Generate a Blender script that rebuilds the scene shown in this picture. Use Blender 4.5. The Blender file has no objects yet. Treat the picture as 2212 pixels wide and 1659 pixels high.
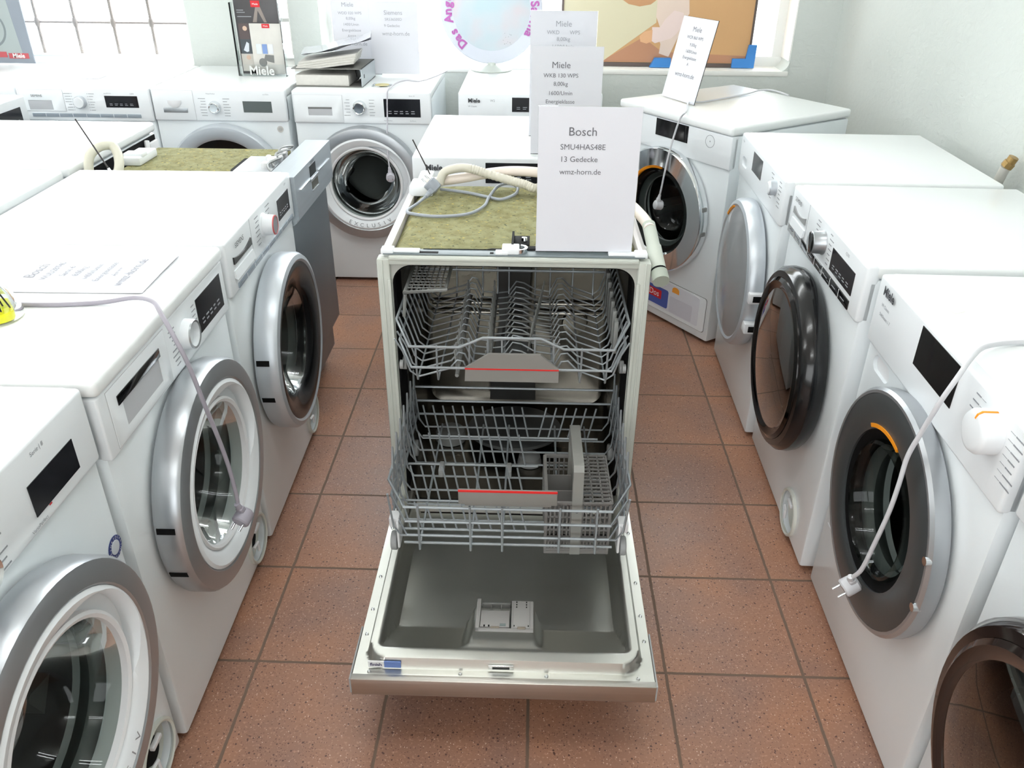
import bpy, bmesh, math, random
from mathutils import Vector, Matrix
random.seed(7)
PI = math.pi
R = math.radians
SC = bpy.context.scene
COL = SC.collection

# ------------------------------------------------------------------ camera
cam_d = bpy.data.cameras.new('camera')
cam = bpy.data.objects.new('camera', cam_d); COL.objects.link(cam)
cam_d.sensor_fit = 'HORIZONTAL'; cam_d.sensor_width = 36.0
cam_d.lens = 36.0 * 1752.31 / 2212.0
cam_d.clip_start = 0.02; cam_d.clip_end = 200
_p, _r, _y = 0.521071, 0.0088005, 0.0254807
f = Vector((0, math.cos(_p), -math.sin(_p))); rt = Vector((1, 0, 0)); up = rt.cross(f)
c_, s_ = math.cos(_r), math.sin(_r)
a_ = c_*rt + s_*up; b_ = -s_*rt + c_*up
M = Matrix((a_, b_, -f)).transposed()
M = Matrix.Rotation(_y, 3, 'Z') @ M
cam.matrix_world = Matrix.Translation((-0.01075, -1.27388, 1.47528)) @ M.to_4x4()
SC.camera = cam

# ------------------------------------------------------------------ world, view, lights
SC.view_settings.view_transform = 'Standard'; SC.view_settings.look = 'None'
SC.view_settings.gamma = 1.0; SC.view_settings.use_curve_mapping = False
SC.view_settings.exposure = 0.42
W = bpy.data.worlds.new('overcast_sky'); SC.world = W; W.use_nodes = True
W.node_tree.nodes['Background'].inputs[0].default_value = (0.93, 0.97, 1.0, 1)
W.node_tree.nodes['Background'].inputs[1].default_value = 2.2

def area(name, loc, rot, sx, sy, power, col=(1, 1, 1)):
    l = bpy.data.lights.new(name, 'AREA'); l.shape = 'RECTANGLE'; l.size = sx; l.size_y = sy
    l.energy = power; l.color = col
    o = bpy.data.objects.new(name, l); COL.objects.link(o); o.location = loc; o.rotation_euler = rot
    return o
# daylight entering through the windows of the room
area('daylight_back_wide', (0.075, 3.16, 1.62), (R(-90), 0, 0), 2.24, 1.5, 62, (0.95, 0.98, 1.0))
area('daylight_back_left', (-2.36, 3.24, 1.62), (R(-90), 0, 0), 1.35, 1.5, 42, (0.95, 0.98, 1.0))
area('daylight_left', (-4.4, 0.4, 1.6), (0, R(-90), 0), 1.2, 3.0, 22, (0.97, 0.99, 1.0))
area('daylight_shop_front', (-1.2, -4.42, 1.5), (R(90), 0, 0), 4.0, 1.7, 29, (1.0, 0.985, 0.96))

# ------------------------------------------------------------------ materials
def rgb(r, g, b):
    return tuple(((v/255.0)/12.92 if v/255.0 <= 0.04045 else ((v/255.0+0.055)/1.055)**2.4) for v in (r, g, b)) + (1,)
MATS = {}
def mat(name, col, rough=0.4, metal=0.0, coat=0.0, spec=0.5, emit=None, noise=None, bump=None):
    if name in MATS: return MATS[name]
    m = bpy.data.materials.new(name); m.use_nodes = True
    nt = m.node_tree; b = nt.nodes['Principled BSDF']
    b.inputs['Base Color'].default_value = col
    b.inputs['Roughness'].default_value = rough; b.inputs['Metallic'].default_value = metal
    b.inputs['Coat Weight'].default_value = coat; b.inputs['Coat Roughness'].default_value = 0.05
    b.inputs['Specular IOR Level'].default_value = spec
    if emit: b.inputs['Emission Color'].default_value = col; b.inputs['Emission Strength'].default_value = emit
    if noise or bump:
        tc = nt.nodes.new('ShaderNodeTexCoord')
    if noise:   # (scale, amount)
        n = nt.nodes.new('ShaderNodeTexNoise'); n.inputs['Scale'].default_value = noise[0]; n.inputs['Detail'].default_value = 4
        nt.links.new(tc.outputs['Object'], n.inputs['Vector'])
        mx = nt.nodes.new('ShaderNodeMix'); mx.data_type = 'RGBA'
        mx.inputs[6].default_value = tuple(max(0, c*(1-noise[1])) for c in col[:3]) + (1,)
        mx.inputs[7].default_value = tuple(min(1, c*(1+noise[1])) for c in col[:3]) + (1,)
        nt.links.new(n.outputs['Fac'], mx.inputs[0]); nt.links.new(mx.outputs[2], b.inputs['Base Color'])
    if bump:    # (scale, strength, distance)
        n2 = nt.nodes.new('ShaderNodeTexNoise'); n2.inputs['Scale'].default_value = bump[0]; n2.inputs['Detail'].default_value = 5
        nt.links.new(tc.outputs['Object'], n2.inputs['Vector'])
        bp = nt.nodes.new('ShaderNodeBump'); bp.inputs['Strength'].default_value = bump[1]; bp.inputs['Distance'].default_value = bump[2]
        nt.links.new(n2.outputs['Fac'], bp.inputs['Height']); nt.links.new(bp.outputs['Normal'], b.inputs['Normal'])
    MATS[name] = m
    return m

ENAMEL = mat('white_enamel', rgb(230, 236, 239), 0.28, coat=0.25)
LIDW = mat('white_lid', rgb(238, 241, 241), 0.32, coat=0.2)
PLW = mat('white_plastic', rgb(231, 235, 238), 0.35)
PLW2 = mat('white_plastic_matt', rgb(228, 229, 231), 0.5)
GREYP = mat('grey_plastic', rgb(150, 152, 152), 0.45)
MIDG = mat('mid_grey_plastic', rgb(118, 119, 118), 0.5)
DARKP = mat('dark_plastic', rgb(28, 29, 31), 0.45)
BLACK = mat('black_gloss', rgb(10, 10, 12), 0.08, coat=0.6)
BLACKM = mat('black_matt', rgb(14, 14, 15), 0.7, spec=0.12)
SCREEN = mat('dark_screen', rgb(20, 21, 26), 0.12)
SCREENG = mat('lcd_screen', rgb(88, 96, 96), 0.15)
SILVER = mat('silver_paint', rgb(176, 180, 184), 0.32, metal=0.75)
SILVERB = mat('pale_silver_paint', rgb(196, 202, 208), 0.35, metal=0.45)
DGREY = mat('graphite_paint', rgb(98, 102, 104), 0.36, metal=0.7)
CHROME = mat('chrome', rgb(225, 228, 230), 0.06, metal=1.0)
CHROMED = mat('smoked_chrome', rgb(86, 84, 84), 0.08, metal=1.0)
ORANGE = mat('orange_plastic', rgb(240, 150, 20), 0.4)
RUBBER = mat('grey_rubber', rgb(96, 100, 100), 0.6)
FOOT = mat('foot_rubber', rgb(25, 24, 24), 0.8)
INK = mat('dark_ink', rgb(70, 72, 76), 0.6)
INKL = mat('light_ink', rgb(150, 153, 158), 0.6)
INKW = mat('white_ink', rgb(232, 232, 232), 0.5)
INKP = mat('paper_ink', rgb(104, 104, 110), 0.7)
INKPL = mat('pale_paper_ink', rgb(158, 160, 168), 0.7)  # paper ink with glare put into its colour, for washed-out sheets
RED = mat('red_print', rgb(205, 30, 40), 0.4)
REDM = mat('red_strip', rgb(214, 34, 34), 0.35)
PAPER = mat('paper', rgb(219, 220, 227), 0.7)
WIRE = mat('wire_coating', rgb(148, 154, 158), 0.32, metal=0.35)
RACKG = mat('rack_grey', rgb(128, 130, 128), 0.5)
CORDG = mat('grey_cord', rgb(150, 156, 164), 0.5)
CORDW = mat('light_cord', rgb(205, 206, 210), 0.45)
FRAMEG = mat('frame_seal', rgb(188, 192, 184), 0.5)

def brushed(name, col, rough, axis, amt=0.16, bmp=0.05, cv=(0.88, 1.08)):
    m = bpy.data.materials.new(name); m.use_nodes = True
    nt = m.node_tree; b = nt.nodes['Principled BSDF']
    b.inputs['Metallic'].default_value = 1.0
    tc = nt.nodes.new('ShaderNodeTexCoord'); mp = nt.nodes.new('ShaderNodeMapping')
    mp.inputs['Scale'].default_value = axis
    n = nt.nodes.new('ShaderNodeTexNoise'); n.inputs['Scale'].default_value = 1.0; n.inputs['Detail'].default_value = 6
    nt.links.new(tc.outputs['Object'], mp.inputs['Vector']); nt.links.new(mp.outputs['Vector'], n.inputs['Vector'])
    mr = nt.nodes.new('ShaderNodeMapRange'); mr.inputs[3].default_value = rough-amt*0.5; mr.inputs[4].default_value = rough+amt*0.5
    nt.links.new(n.outputs['Fac'], mr.inputs[0]); nt.links.new(mr.outputs[0], b.inputs['Roughness'])
    mx = nt.nodes.new('ShaderNodeMix'); mx.data_type = 'RGBA'
    mx.inputs[6].default_value = tuple(c*cv[0] for c in col[:3])+(1,); mx.inputs[7].default_value = tuple(min(1, c*cv[1]) for c in col[:3])+(1,)
    nt.links.new(n.outputs['Fac'], mx.inputs[0]); nt.links.new(mx.outputs[2], b.inputs['Base Color'])
    bp = nt.nodes.new('ShaderNodeBump'); bp.inputs['Strength'].default_value = bmp; bp.inputs['Distance'].default_value = 0.001
    nt.links.new(n.outputs['Fac'], bp.inputs['Height'])
    if bmp > 0: nt.links.new(bp.outputs['Normal'], b.inputs['Normal'])
    MATS[name] = m
    return m
STEEL = brushed('brushed_steel', rgb(200, 200, 194), 0.33, (26, 2, 2), 0.03, 0.0, (0.97, 1.02))
STEELX = brushed('brushed_steel_panel', rgb(190, 186, 180), 0.36, (4, 4, 220))
TUB = brushed('tub_steel', rgb(138, 134, 126), 0.26, (5, 5, 24), 0.1, 0.0, (0.92, 1.04))
DRUM = brushed('drum_steel', rgb(92, 92, 92), 0.42, (30, 30, 30))
RAWSTEEL = brushed('raw_grey_steel', rgb(128, 134, 140), 0.45, (60, 60, 60), 0.1)
CTRLS = brushed('silver_panel', rgb(196, 202, 208), 0.38, (4, 120, 120), 0.1)

def thin_glass(name, tint, refl=1.0, rough=0.02, ior=1.45):
    m = bpy.data.materials.new(name); m.use_nodes = True
    nt = m.node_tree; nt.nodes.clear()
    out = nt.nodes.new('ShaderNodeOutputMaterial'); t = nt.nodes.new('ShaderNodeBsdfTransparent'); g = nt.nodes.new('ShaderNodeBsdfGlossy')
    fr = nt.nodes.new('ShaderNodeFresnel'); fr.inputs['IOR'].default_value = ior
    mx = nt.nodes.new('ShaderNodeMixShader'); ml = nt.nodes.new('ShaderNodeMath'); ml.operation = 'MULTIPLY'; ml.inputs[1].default_value = refl
    ml.use_clamp = True
    t.inputs['Color'].default_value = tint; g.inputs['Roughness'].default_value = rough; g.inputs['Color'].default_value = (0.95, 0.97, 0.97, 1)
    nt.links.new(fr.outputs[0], ml.inputs[0]); nt.links.new(ml.outputs[0], mx.inputs[0])
    nt.links.new(t.outputs[0], mx.inputs[1]); nt.links.new(g.outputs[0], mx.inputs[2]); nt.links.new(mx.outputs[0], out.inputs['Surface'])
    MATS[name] = m
    return m
GLASS = thin_glass('door_glass', (0.60, 0.64, 0.62, 1), 0.5)
GLASSD = thin_glass('smoked_door_glass', (0.28, 0.25, 0.24, 1), 2.2, ior=1.5)
GLASSC = thin_glass('clear_glass', (0.96, 0.97, 0.97, 1), 1.0)
ACRYL = thin_glass('clear_acrylic', (0.97, 0.98, 0.98, 1), 1.2)
GLASSM = thin_glass('milky_door_glass', (0.62, 0.62, 0.64, 1), 1.2, 0.06)
_n = GLASSM.node_tree; _o = [n for n in _n.nodes if n.type == 'OUTPUT_MATERIAL'][0]; _m = [n for n in _n.nodes if n.type == 'MIX_SHADER'][0]
_d = _n.nodes.new('ShaderNodeBsdfDiffuse'); _d.inputs['Color'].default_value = rgb(224, 226, 229); _x = _n.nodes.new('ShaderNodeMixShader'); _x.inputs[0].default_value = 0.32
_n.links.new(_m.outputs[0], _x.inputs[1]); _n.links.new(_d.outputs[0], _x.inputs[2]); _n.links.new(_x.outputs[0], _o.inputs['Surface'])

def floor_material():
    S = 0.30970
    m = bpy.data.materials.new('terracotta_tiles'); m.use_nodes = True
    nt = m.node_tree; b = nt.nodes['Principled BSDF']; L = nt.links.new
    def nd(t, **k):
        n = nt.nodes.new(t)
        for a, v in k.items(): setattr(n, a, v)
        return n
    geo = nd('ShaderNodeNewGeometry'); sep = nd('ShaderNodeSeparateXYZ'); L(geo.outputs['Position'], sep.inputs[0])
    def mth(op, a, bv=None, c=None):
        n = nd('ShaderNodeMath', operation=op)
        for i, v in enumerate((a, bv, c)):
            if v is None: continue
            if isinstance(v, (int, float)): n.inputs[i].default_value = v
            else: L(v, n.inputs[i])
        return n.outputs[0]
    wob = nd('ShaderNodeTexNoise'); wob.inputs['Scale'].default_value = 40; L(geo.outputs['Position'], wob.inputs['Vector'])
    wv = mth('MULTIPLY', mth('SUBTRACT', wob.outputs['Fac'], 0.5), 0.003)
    ds = []
    for ax in (0, 1):
        q = mth('DIVIDE', mth('ADD', sep.outputs[ax], wv), S)
        fr = mth('SUBTRACT', q, mth('ROUND', q))
        ds.append(mth('MULTIPLY', mth('ABSOLUTE', fr), S))
    d = mth('MINIMUM', ds[0], ds[1])
    grout = nd('ShaderNodeMapRange', interpolation_type='SMOOTHSTEP'); L(d, grout.inputs[0])
    grout.inputs[1].default_value = 0.0024; grout.inputs[2].default_value = 0.0042; grout.inputs[3].default_value = 1; grout.inputs[4].default_value = 0
    # per tile tint
    comb = nd('ShaderNodeCombineXYZ')
    for ax in (0, 1):
        L(mth('FLOOR', mth('DIVIDE', sep.outputs[ax], S)), comb.inputs[ax])
    wn = nd('ShaderNodeTexWhiteNoise'); L(comb.outputs[0], wn.inputs['Vector'])
    big = nd('ShaderNodeTexNoise'); big.inputs['Scale'].default_value = 5; big.inputs['Detail'].default_value = 6; L(geo.outputs['Position'], big.inputs['Vector'])
    fine = nd('ShaderNodeTexNoise'); fine.inputs['Scale'].default_value = 170; fine.inputs['Detail'].default_value = 3; L(geo.outputs['Position'], fine.inputs['Vector'])
    def ramp(src, p0, c0, p1, c1):
        r = nd('ShaderNodeValToRGB'); L(src, r.inputs[0]); e = r.color_ramp.elements
        e[0].position = p0; e[0].color = c0; e[1].position = p1; e[1].color = c1
        return r.outputs[0]
    def mix(fac, a, bb, mode='MIX'):
        n = nd('ShaderNodeMix', data_type='RGBA', blend_type=mode)
        for i, v in ((0, fac), (6, a), (7, bb)):
            if isinstance(v, (float, int, tuple)): n.inputs[i].default_value = v
            else: L(v, n.inputs[i])
        return n.outputs[2]
    base = ramp(big.outputs['Fac'], 0.35, rgb(148, 113, 97), 0.66, rgb(166, 120, 94))
    tint = ramp(wn.outputs['Value'], 0, (0.90, 0.90, 0.92, 1), 1, (1.06, 1.04, 1.02, 1))
    base = mix(1.0, base, tint, 'MULTIPLY')
    base = mix(ramp(fine.outputs['Fac'], 0.56, (0, 0, 0, 1), 0.68, (0.55, 0.55, 0.55, 1)), base, rgb(196, 152, 128))
    # dark specks of two sizes, light specks
    for sc_, th, colr, rnd in ((95, 0.21, rgb(70, 44, 42), 0.35), (200, 0.24, rgb(98, 62, 54), 0.5), (150, 0.17, rgb(226, 200, 182), 0.3)):
        v = nd('ShaderNodeTexVoronoi'); v.inputs['Scale'].default_value = sc_; L(geo.outputs['Position'], v.inputs['Vector'])
        sel = nd('ShaderNodeSeparateColor'); L(v.outputs['Color'], sel.inputs[0])
        hit = mth('MULTIPLY', mth('LESS_THAN', v.outputs['Distance'], th), mth('LESS_THAN', sel.outputs[0], rnd))
        base = mix(mth('MULTIPLY', hit, 0.8), base, colr)
    col = mix(grout.outputs[0], base, rgb(112, 92, 78))
    L(col, b.inputs['Base Color'])
    rr = nd('ShaderNodeMapRange'); L(big.outputs['Fac'], rr.inputs[0]); rr.inputs[3].default_value = 0.3; rr.inputs[4].default_value = 0.5
    rg = mth('ADD', rr.outputs[0], mth('MULTIPLY', grout.outputs[0], 0.4)); L(rg, b.inputs['Roughness'])
    h = mth('ADD', mth('MULTIPLY', grout.outputs[0], -1.0), mth('MULTIPLY', fine.outputs['Fac'], 0.12))
    bp = nd('ShaderNodeBump'); bp.inputs['Strength'].default_value = 0.5; bp.inputs['Distance'].default_value = 0.0015
    L(h, bp.inputs['Height']); L(bp.outputs['Normal'], b.inputs['Normal'])
    MATS['floor'] = m
    return m

def plaster(name, col):
    m = mat(name, col, 0.85, spec=0.2)
    nt = m.node_tree; b = nt.nodes['Principled BSDF']; L = nt.links.new
    geo = nt.nodes.new('ShaderNodeNewGeometry')
    mp = nt.nodes.new('ShaderNodeMapping'); mp.inputs['Rotation'].default_value = (0.6, 0.4, 0.5); mp.inputs['Scale'].default_value = (1, 1, 1.7)
    L(geo.outputs['Position'], mp.inputs[0])
    n = nt.nodes.new('ShaderNodeTexNoise'); n.inputs['Scale'].default_value = 22; n.inputs['Detail'].default_value = 8; n.inputs['Roughness'].default_value = 0.62; n.inputs['Distortion'].default_value = 1.2
    L(mp.outputs[0], n.inputs['Vector'])
    v = nt.nodes.new('ShaderNodeTexVoronoi'); v.inputs['Scale'].default_value = 30; L(mp.outputs[0], v.inputs['Vector'])
    ad = nt.nodes.new('ShaderNodeMath'); ad.operation = 'MULTIPLY_ADD'; ad.inputs[1].default_value = 0.35
    L(v.outputs['Distance'], ad.inputs[0]); L(n.outputs['Fac'], ad.inputs[2])
    bp = nt.nodes.new('ShaderNodeBump'); bp.inputs['Strength'].default_value = 0.5; bp.inputs['Distance'].default_value = 0.006
    L(ad.outputs[0], bp.inputs['Height']); L(bp.outputs['Normal'], b.inputs['Normal'])
    return m

def wool_material():
    m = mat('rock_wool', rgb(150, 148, 104), 0.95, spec=0.1)
    nt = m.node_tree; b = nt.nodes['Principled BSDF']; L = nt.links.new
    geo = nt.nodes.new('ShaderNodeNewGeometry')
    def nz(s, d=6):
        n = nt.nodes.new('ShaderNodeTexNoise'); n.inputs['Scale'].default_value = s; n.inputs['Detail'].default_value = d; L(geo.outputs['Position'], n.inputs['Vector']); return n
    a = nz(6); c = nz(38, 9); dk = nz(110, 4); yl = nz(85, 5)
    def rp(src, p0, c0, p1, c1):
        r = nt.nodes.new('ShaderNodeValToRGB'); L(src, r.inputs[0]); e = r.color_ramp.elements
        e[0].position = p0; e[0].color = c0; e[1].position = p1; e[1].color = c1; return r.outputs[0]
    def mx(fac, x, y):
        n = nt.nodes.new('ShaderNodeMix'); n.data_type = 'RGBA'
        for i, v in ((0, fac), (6, x), (7, y)):
            if isinstance(v, tuple): n.inputs[i].default_value = v
            else: L(v, n.inputs[i])
        return n.outputs[2]
    col = mx(a.outputs['Fac'], rgb(112, 114, 84), rgb(136, 126, 84))
    col = mx(rp(c.outputs['Fac'], 0.3, (0, 0, 0, 1), 0.75, (1, 1, 1, 1)), col, rgb(152, 152, 118))
    col = mx(rp(dk.outputs['Fac'], 0.60, (0, 0, 0, 1), 0.70, (0.85, 0.85, 0.85, 1)), col, rgb(62, 66, 54))
    col = mx(rp(yl.outputs['Fac'], 0.62, (0, 0, 0, 1), 0.70, (1, 1, 1, 1)), col, rgb(184, 166, 96))
    L(col, b.inputs['Base Color'])
    bp = nt.nodes.new('ShaderNodeBump'); bp.inputs['Strength'].default_value = 0.6; bp.inputs['Distance'].default_value = 0.003
    L(c.outputs['Fac'], bp.inputs['Height']); L(bp.outputs['Normal'], b.inputs['Normal'])
    return m
WOOL = wool_material()
WALLM = plaster('grey_plaster', rgb(206, 211, 207))
HANDG = mat('basket_handle_grey', rgb(130, 128, 124), 0.5)
JOINT = mat('pale_joint', rgb(186, 188, 192), 0.6)
REVEAL = mat('white_reveal_paint', rgb(240, 240, 236), 0.6)

# ------------------------------------------------------------------ geometry helpers
class G:
    def __init__(s): s.bm = bmesh.new()
    def _merge(s, b2, mtx=None):
        if mtx is not None: bmesh.ops.transform(b2, matrix=mtx, verts=b2.verts)
        me = bpy.data.meshes.new('t'); b2.to_mesh(me); b2.free(); s.bm.from_mesh(me); bpy.data.meshes.remove(me); return s
    def box(s, x0, x1, y0, y1, z0, z1, bev=0, seg=2, mtx=None):
        b = bmesh.new(); bmesh.ops.create_cube(b, size=1)
        for v in b.verts:
            v.co = Vector(((x0+x1)/2+v.co.x*(x1-x0), (y0+y1)/2+v.co.y*(y1-y0), (z0+z1)/2+v.co.z*(z1-z0)))
        if bev > 0:
            bev = min(bev, 0.48*min(abs(x1-x0), abs(y1-y0), abs(z1-z0)))
            bmesh.ops.bevel(b, geom=list(b.edges), offset=bev, segments=seg, profile=0.5, affect='EDGES')
        return s._merge(b, mtx)
    def cyl(s, p0, p1, r, seg=20, r2=None, bev=0):
        p0, p1 = Vector(p0), Vector(p1); d = p1-p0
        b = bmesh.new(); bmesh.ops.create_cone(b, cap_ends=True, segments=seg, radius1=r, radius2=r if r2 is None else r2, depth=d.length)
        if bev:
            es = [e for e in b.edges if len(e.link_faces) == 2 and any(len(f_.verts) > 4 for f_ in e.link_faces)]
            bmesh.ops.bevel(b, geom=es, offset=bev, segments=2, profile=0.5, affect='EDGES')
        m = Matrix.Translation((p0+p1)/2) @ d.to_track_quat('Z', 'Y').to_matrix().to_4x4()
        return s._merge(b, m)
    def lathe(s, prof, c, axis='y', seg=56, closed=False, a0=0.0, a1=2*PI, mtx=None):
        """prof: (r, h) list; axis 'y': h points out of the front (-y), c=(x,z); axis 'z': h is height, c=(x,y)"""
        b = bmesh.new(); full = abs((a1-a0)-2*PI) < 1e-6; n = seg if full else seg+1
        rings = []
        for k in range(n):
            a = a0+(a1-a0)*k/seg; ring = []
            for r, h in prof:
                r = max(r, 0.00001)
                if axis == 'y': co = (c[0]+r*math.cos(a), -h, c[1]+r*math.sin(a))
                else: co = (c[0]+r*math.cos(a), c[1]+r*math.sin(a), h)
                ring.append(b.verts.new(co))
            rings.append(ring)
        np_ = len(prof); m = np_ if closed else np_-1
        for k in range(seg):
            A, B = rings[k], rings[(k+1) % n]
            for i in range(m):
                j = (i+1) % np_
                b.faces.new((A[i], A[j], B[j], B[i]))
        if not full and closed:
            b.faces.new(rings[0]); b.faces.new(rings[-1])
        bmesh.ops.remove_doubles(b, verts=b.verts, dist=1e-5)
        bmesh.ops.recalc_face_normals(b, faces=b.faces)
        return s._merge(b, mtx)
    def tube(s, pts, r, seg=8, smooth=0, closed=False, caps=True):
        P = [Vector(p) for p in pts]
        if smooth:
            Q = []; n = len(P)
            rng = range(n if closed else n-1)
            for i in rng:
                p0 = P[i-1] if (i > 0 or closed) else P[0]; p1 = P[i]; p2 = P[(i+1) % n]; p3 = P[(i+2) % n] if (i+2 < n or closed) else P[-1]
                for k in range(smooth):
                    t = k/smooth
                    Q.append(0.5*((2*p1)+(-p0+p2)*t+(2*p0-5*p1+4*p2-p3)*t*t+(-p0+3*p1-3*p2+p3)*t**3))
            if not closed: Q.append(P[-1])
            P = Q
        n = len(P); tang = []
        for i in range(n):
            a = P[i-1] if (i > 0 or closed) else P[i]; c = P[(i+1) % n] if (i < n-1 or closed) else P[i]
            t = (c-a); tang.append(t.normalized() if t.length > 1e-9 else Vector((0, 0, 1)))
        nrm = tang[0].orthogonal().normalized(); rings = []
        rr = r if callable(r) else (lambda t: r)
        for i in range(n):
            nrm = (nrm - tang[i]*nrm.dot(tang[i]))
            nrm = nrm.normalized() if nrm.length > 1e-6 else tang[i].orthogonal().normalized()
            bn = tang[i].cross(nrm); q = rr(i/(n-1) if n > 1 else 0)
            rings.append([s.bm.verts.new(P[i]+(nrm*math.cos(2*PI*k/seg)+bn*math.sin(2*PI*k/seg))*q) for k in range(seg)])
        for i in range(n if closed else n-1):
            A, B = rings[i], rings[(i+1) % n]
            for k in range(seg):
                try: s.bm.faces.new((A[k], A[(k+1) % seg], B[(k+1) % seg], B[k]))
                except ValueError: pass
        if caps and not closed:
            s.bm.faces.new(list(reversed(rings[0]))); s.bm.faces.new(rings[-1])
        return s
    def prism(s, poly, plane, a, b2, mtx=None):
        """poly 2-D, plane 'xz' extruded along y a..b, 'xy' along z, 'yz' along x"""
        b = bmesh.new()
        def P(p, h): return {'xz': (p[0], h, p[1]), 'xy': (p[0], p[1], h), 'yz': (h, p[0], p[1])}[plane]
        A = [b.verts.new(P(p, a)) for p in poly]; B = [b.verts.new(P(p, b2)) for p in poly]
        b.faces.new(A); b.faces.new(list(reversed(B)))
        for i in range(len(poly)):
            j = (i+1) % len(poly); b.faces.new((A[i], A[j], B[j], B[i]))
        bmesh.ops.recalc_face_normals(b, faces=b.faces)
        return s._merge(b, mtx)
    def quad(s, pts):
        s.bm.faces.new([s.bm.verts.new(p) for p in pts]); return s
    def mesh(s, name='m', angle=38):
        me = bpy.data.meshes.new(name)
        for f_ in s.bm.faces: f_.smooth = True
        s.bm.to_mesh(me); s.bm.free()
        try: me.set_sharp_from_angle(angle=R(angle))
        except Exception: pass
        return me

def thing(name, label, cat, loc=(0, 0, 0), rz=0, group=None, rot=None):
    o = bpy.data.objects.new(name, None); COL.objects.link(o); o.empty_display_size = 0.05
    o.location = loc; o.rotation_euler = rot if rot else (0, 0, rz)
    o['label'] = label; o['category'] = cat
    if group: o['group'] = group
    return o
def part(name, g, m, parent=None, label=None, angle=38):
    me = g.mesh(name, angle) if isinstance(g, G) else g
    me.materials.clear(); me.materials.append(m)
    o = bpy.data.objects.new(name, me); COL.objects.link(o)
    if parent is not None: o.parent = parent
    if label: o['label'] = label
    return o
def tag(o, label, cat, group=None):
    o['label'] = label; o['category'] = cat
    if group: o['group'] = group
    return o
def struct(name, g, m, parent=None):
    o = part(name, g, m, parent)
    if parent is None: o['kind'] = 'structure'
    return o
def cut(o, cutter_g):
    """boolean difference, applied at once"""
    cme = cutter_g.mesh('cut') if isinstance(cutter_g, G) else cutter_g
    c = bpy.data.objects.new('cut', cme); COL.objects.link(c)
    par = o.parent; o.parent = None
    md = o.modifiers.new('b', 'BOOLEAN'); md.operation = 'DIFFERENCE'; md.object = c; md.solver = 'EXACT'
    dg = bpy.context.evaluated_depsgraph_get(); dg.update()
    me = bpy.data.meshes.new_from_object(o.evaluated_get(dg))
    o.modifiers.clear(); o.data = me; o.parent = par
    try: me.set_sharp_from_angle(angle=R(38))
    except Exception: pass
    COL.objects.unlink(c); bpy.data.objects.remove(c)
    return o

def text_bm(g, s, size, mtx, align='CENTER', bold=0.0, space=1.0):
    cu = bpy.data.curves.new('t', 'FONT'); cu.body = s; cu.size = size; cu.align_x = align; cu.align_y = 'CENTER'
    cu.offset = bold; cu.resolution_u = 3; cu.space_character = space
    o = bpy.data.objects.new('t', cu); COL.objects.link(o)
    dg = bpy.context.evaluated_depsgraph_get(); dg.update()
    me = bpy.data.meshes.new_from_object(o.evaluated_get(dg))
    me.transform(mtx); g.bm.from_mesh(me)
    COL.objects.unlink(o); bpy.data.objects.remove(o); bpy.data.curves.remove(cu); bpy.data.meshes.remove(me)
    return g
FRONT = Matrix.Rotation(R(90), 4, 'X')     # text standing up, readable from -y
def tfront(g, s, size, x, y, z, align='CENTER', bold=0.0, rot=0.0, space=1.0):
    return text_bm(g, s, size, Matrix.Translation((x, y, z)) @ FRONT @ Matrix.Rotation(rot, 4, 'Z'), align, bold, space)

# ------------------------------------------------------------------ room shell
XL, XR, YF, YB, ZC = -4.5, 1.40, -4.5, 2.90, 2.65
FLOORM = floor_material()
struct('floor', G().box(XL-0.2, XR+0.2, YF-0.2, YB+0.35, -0.06, 0.0), FLOORM)
struct('ceiling', G().box(XL-0.2, XR+0.2, YF-0.2, YB+0.35, ZC, ZC+0.1), mat('ceiling_white', rgb(236, 236, 232), 0.8))
struct('wall_right', G().box(XR, XR+0.2, YF-0.2, YB+0.35, 0, ZC), WALLM)
wl = G()
wl.box(XL-0.2, XL, YF-0.2, -1.3, 0, ZC); wl.box(XL-0.2, XL, 2.1, YB+0.35, 0, ZC); wl.box(XL-0.2, XL, -1.3, 2.1, 0, 0.95); wl.box(XL-0.2, XL, -1.3, 2.1, 2.25, ZC)
struct('wall_left', wl, WALLM)
wf = G()
wf.box(XL, -3.3, YF-0.2, YF, 0, ZC); wf.box(0.9, XR, YF-0.2, YF, 0, ZC); wf.box(-3.3, 0.9, YF-0.2, YF, 0, 0.6); wf.box(-3.3, 0.9, YF-0.2, YF, 2.4, ZC)
struct('wall_front', wf, WALLM)
# back wall with three openings
ZS, ZT = 0.842, 2.42
T = 0.33
holes = [(-3.05, -1.685), (-1.34, -1.19), (-1.05, 1.20)]
wb = G()
wb.box(XL, XR, YB, YB+T, 0, ZS); wb.box(XL, XR, YB, YB+T, ZT, ZC)
xs = [XL]+[v for h in holes for v in h]+[XR]
for i in range(0, len(xs), 2): wb.box(xs[i], xs[i+1], YB, YB+T, ZS, ZT)
# rounded lower right corner of the wide recess
rc = [(1.20+0.001, ZS), (1.20+0.001, ZS+0.05)]+[(1.20-0.05*(1-math.cos(a*PI/16)), ZS+0.05*(1-math.sin(a*PI/16))) for a in range(0, 9)]
wb.prism(rc, 'xz', YB, YB+0.16)
struct('wall_back', wb, WALLM)
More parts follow.
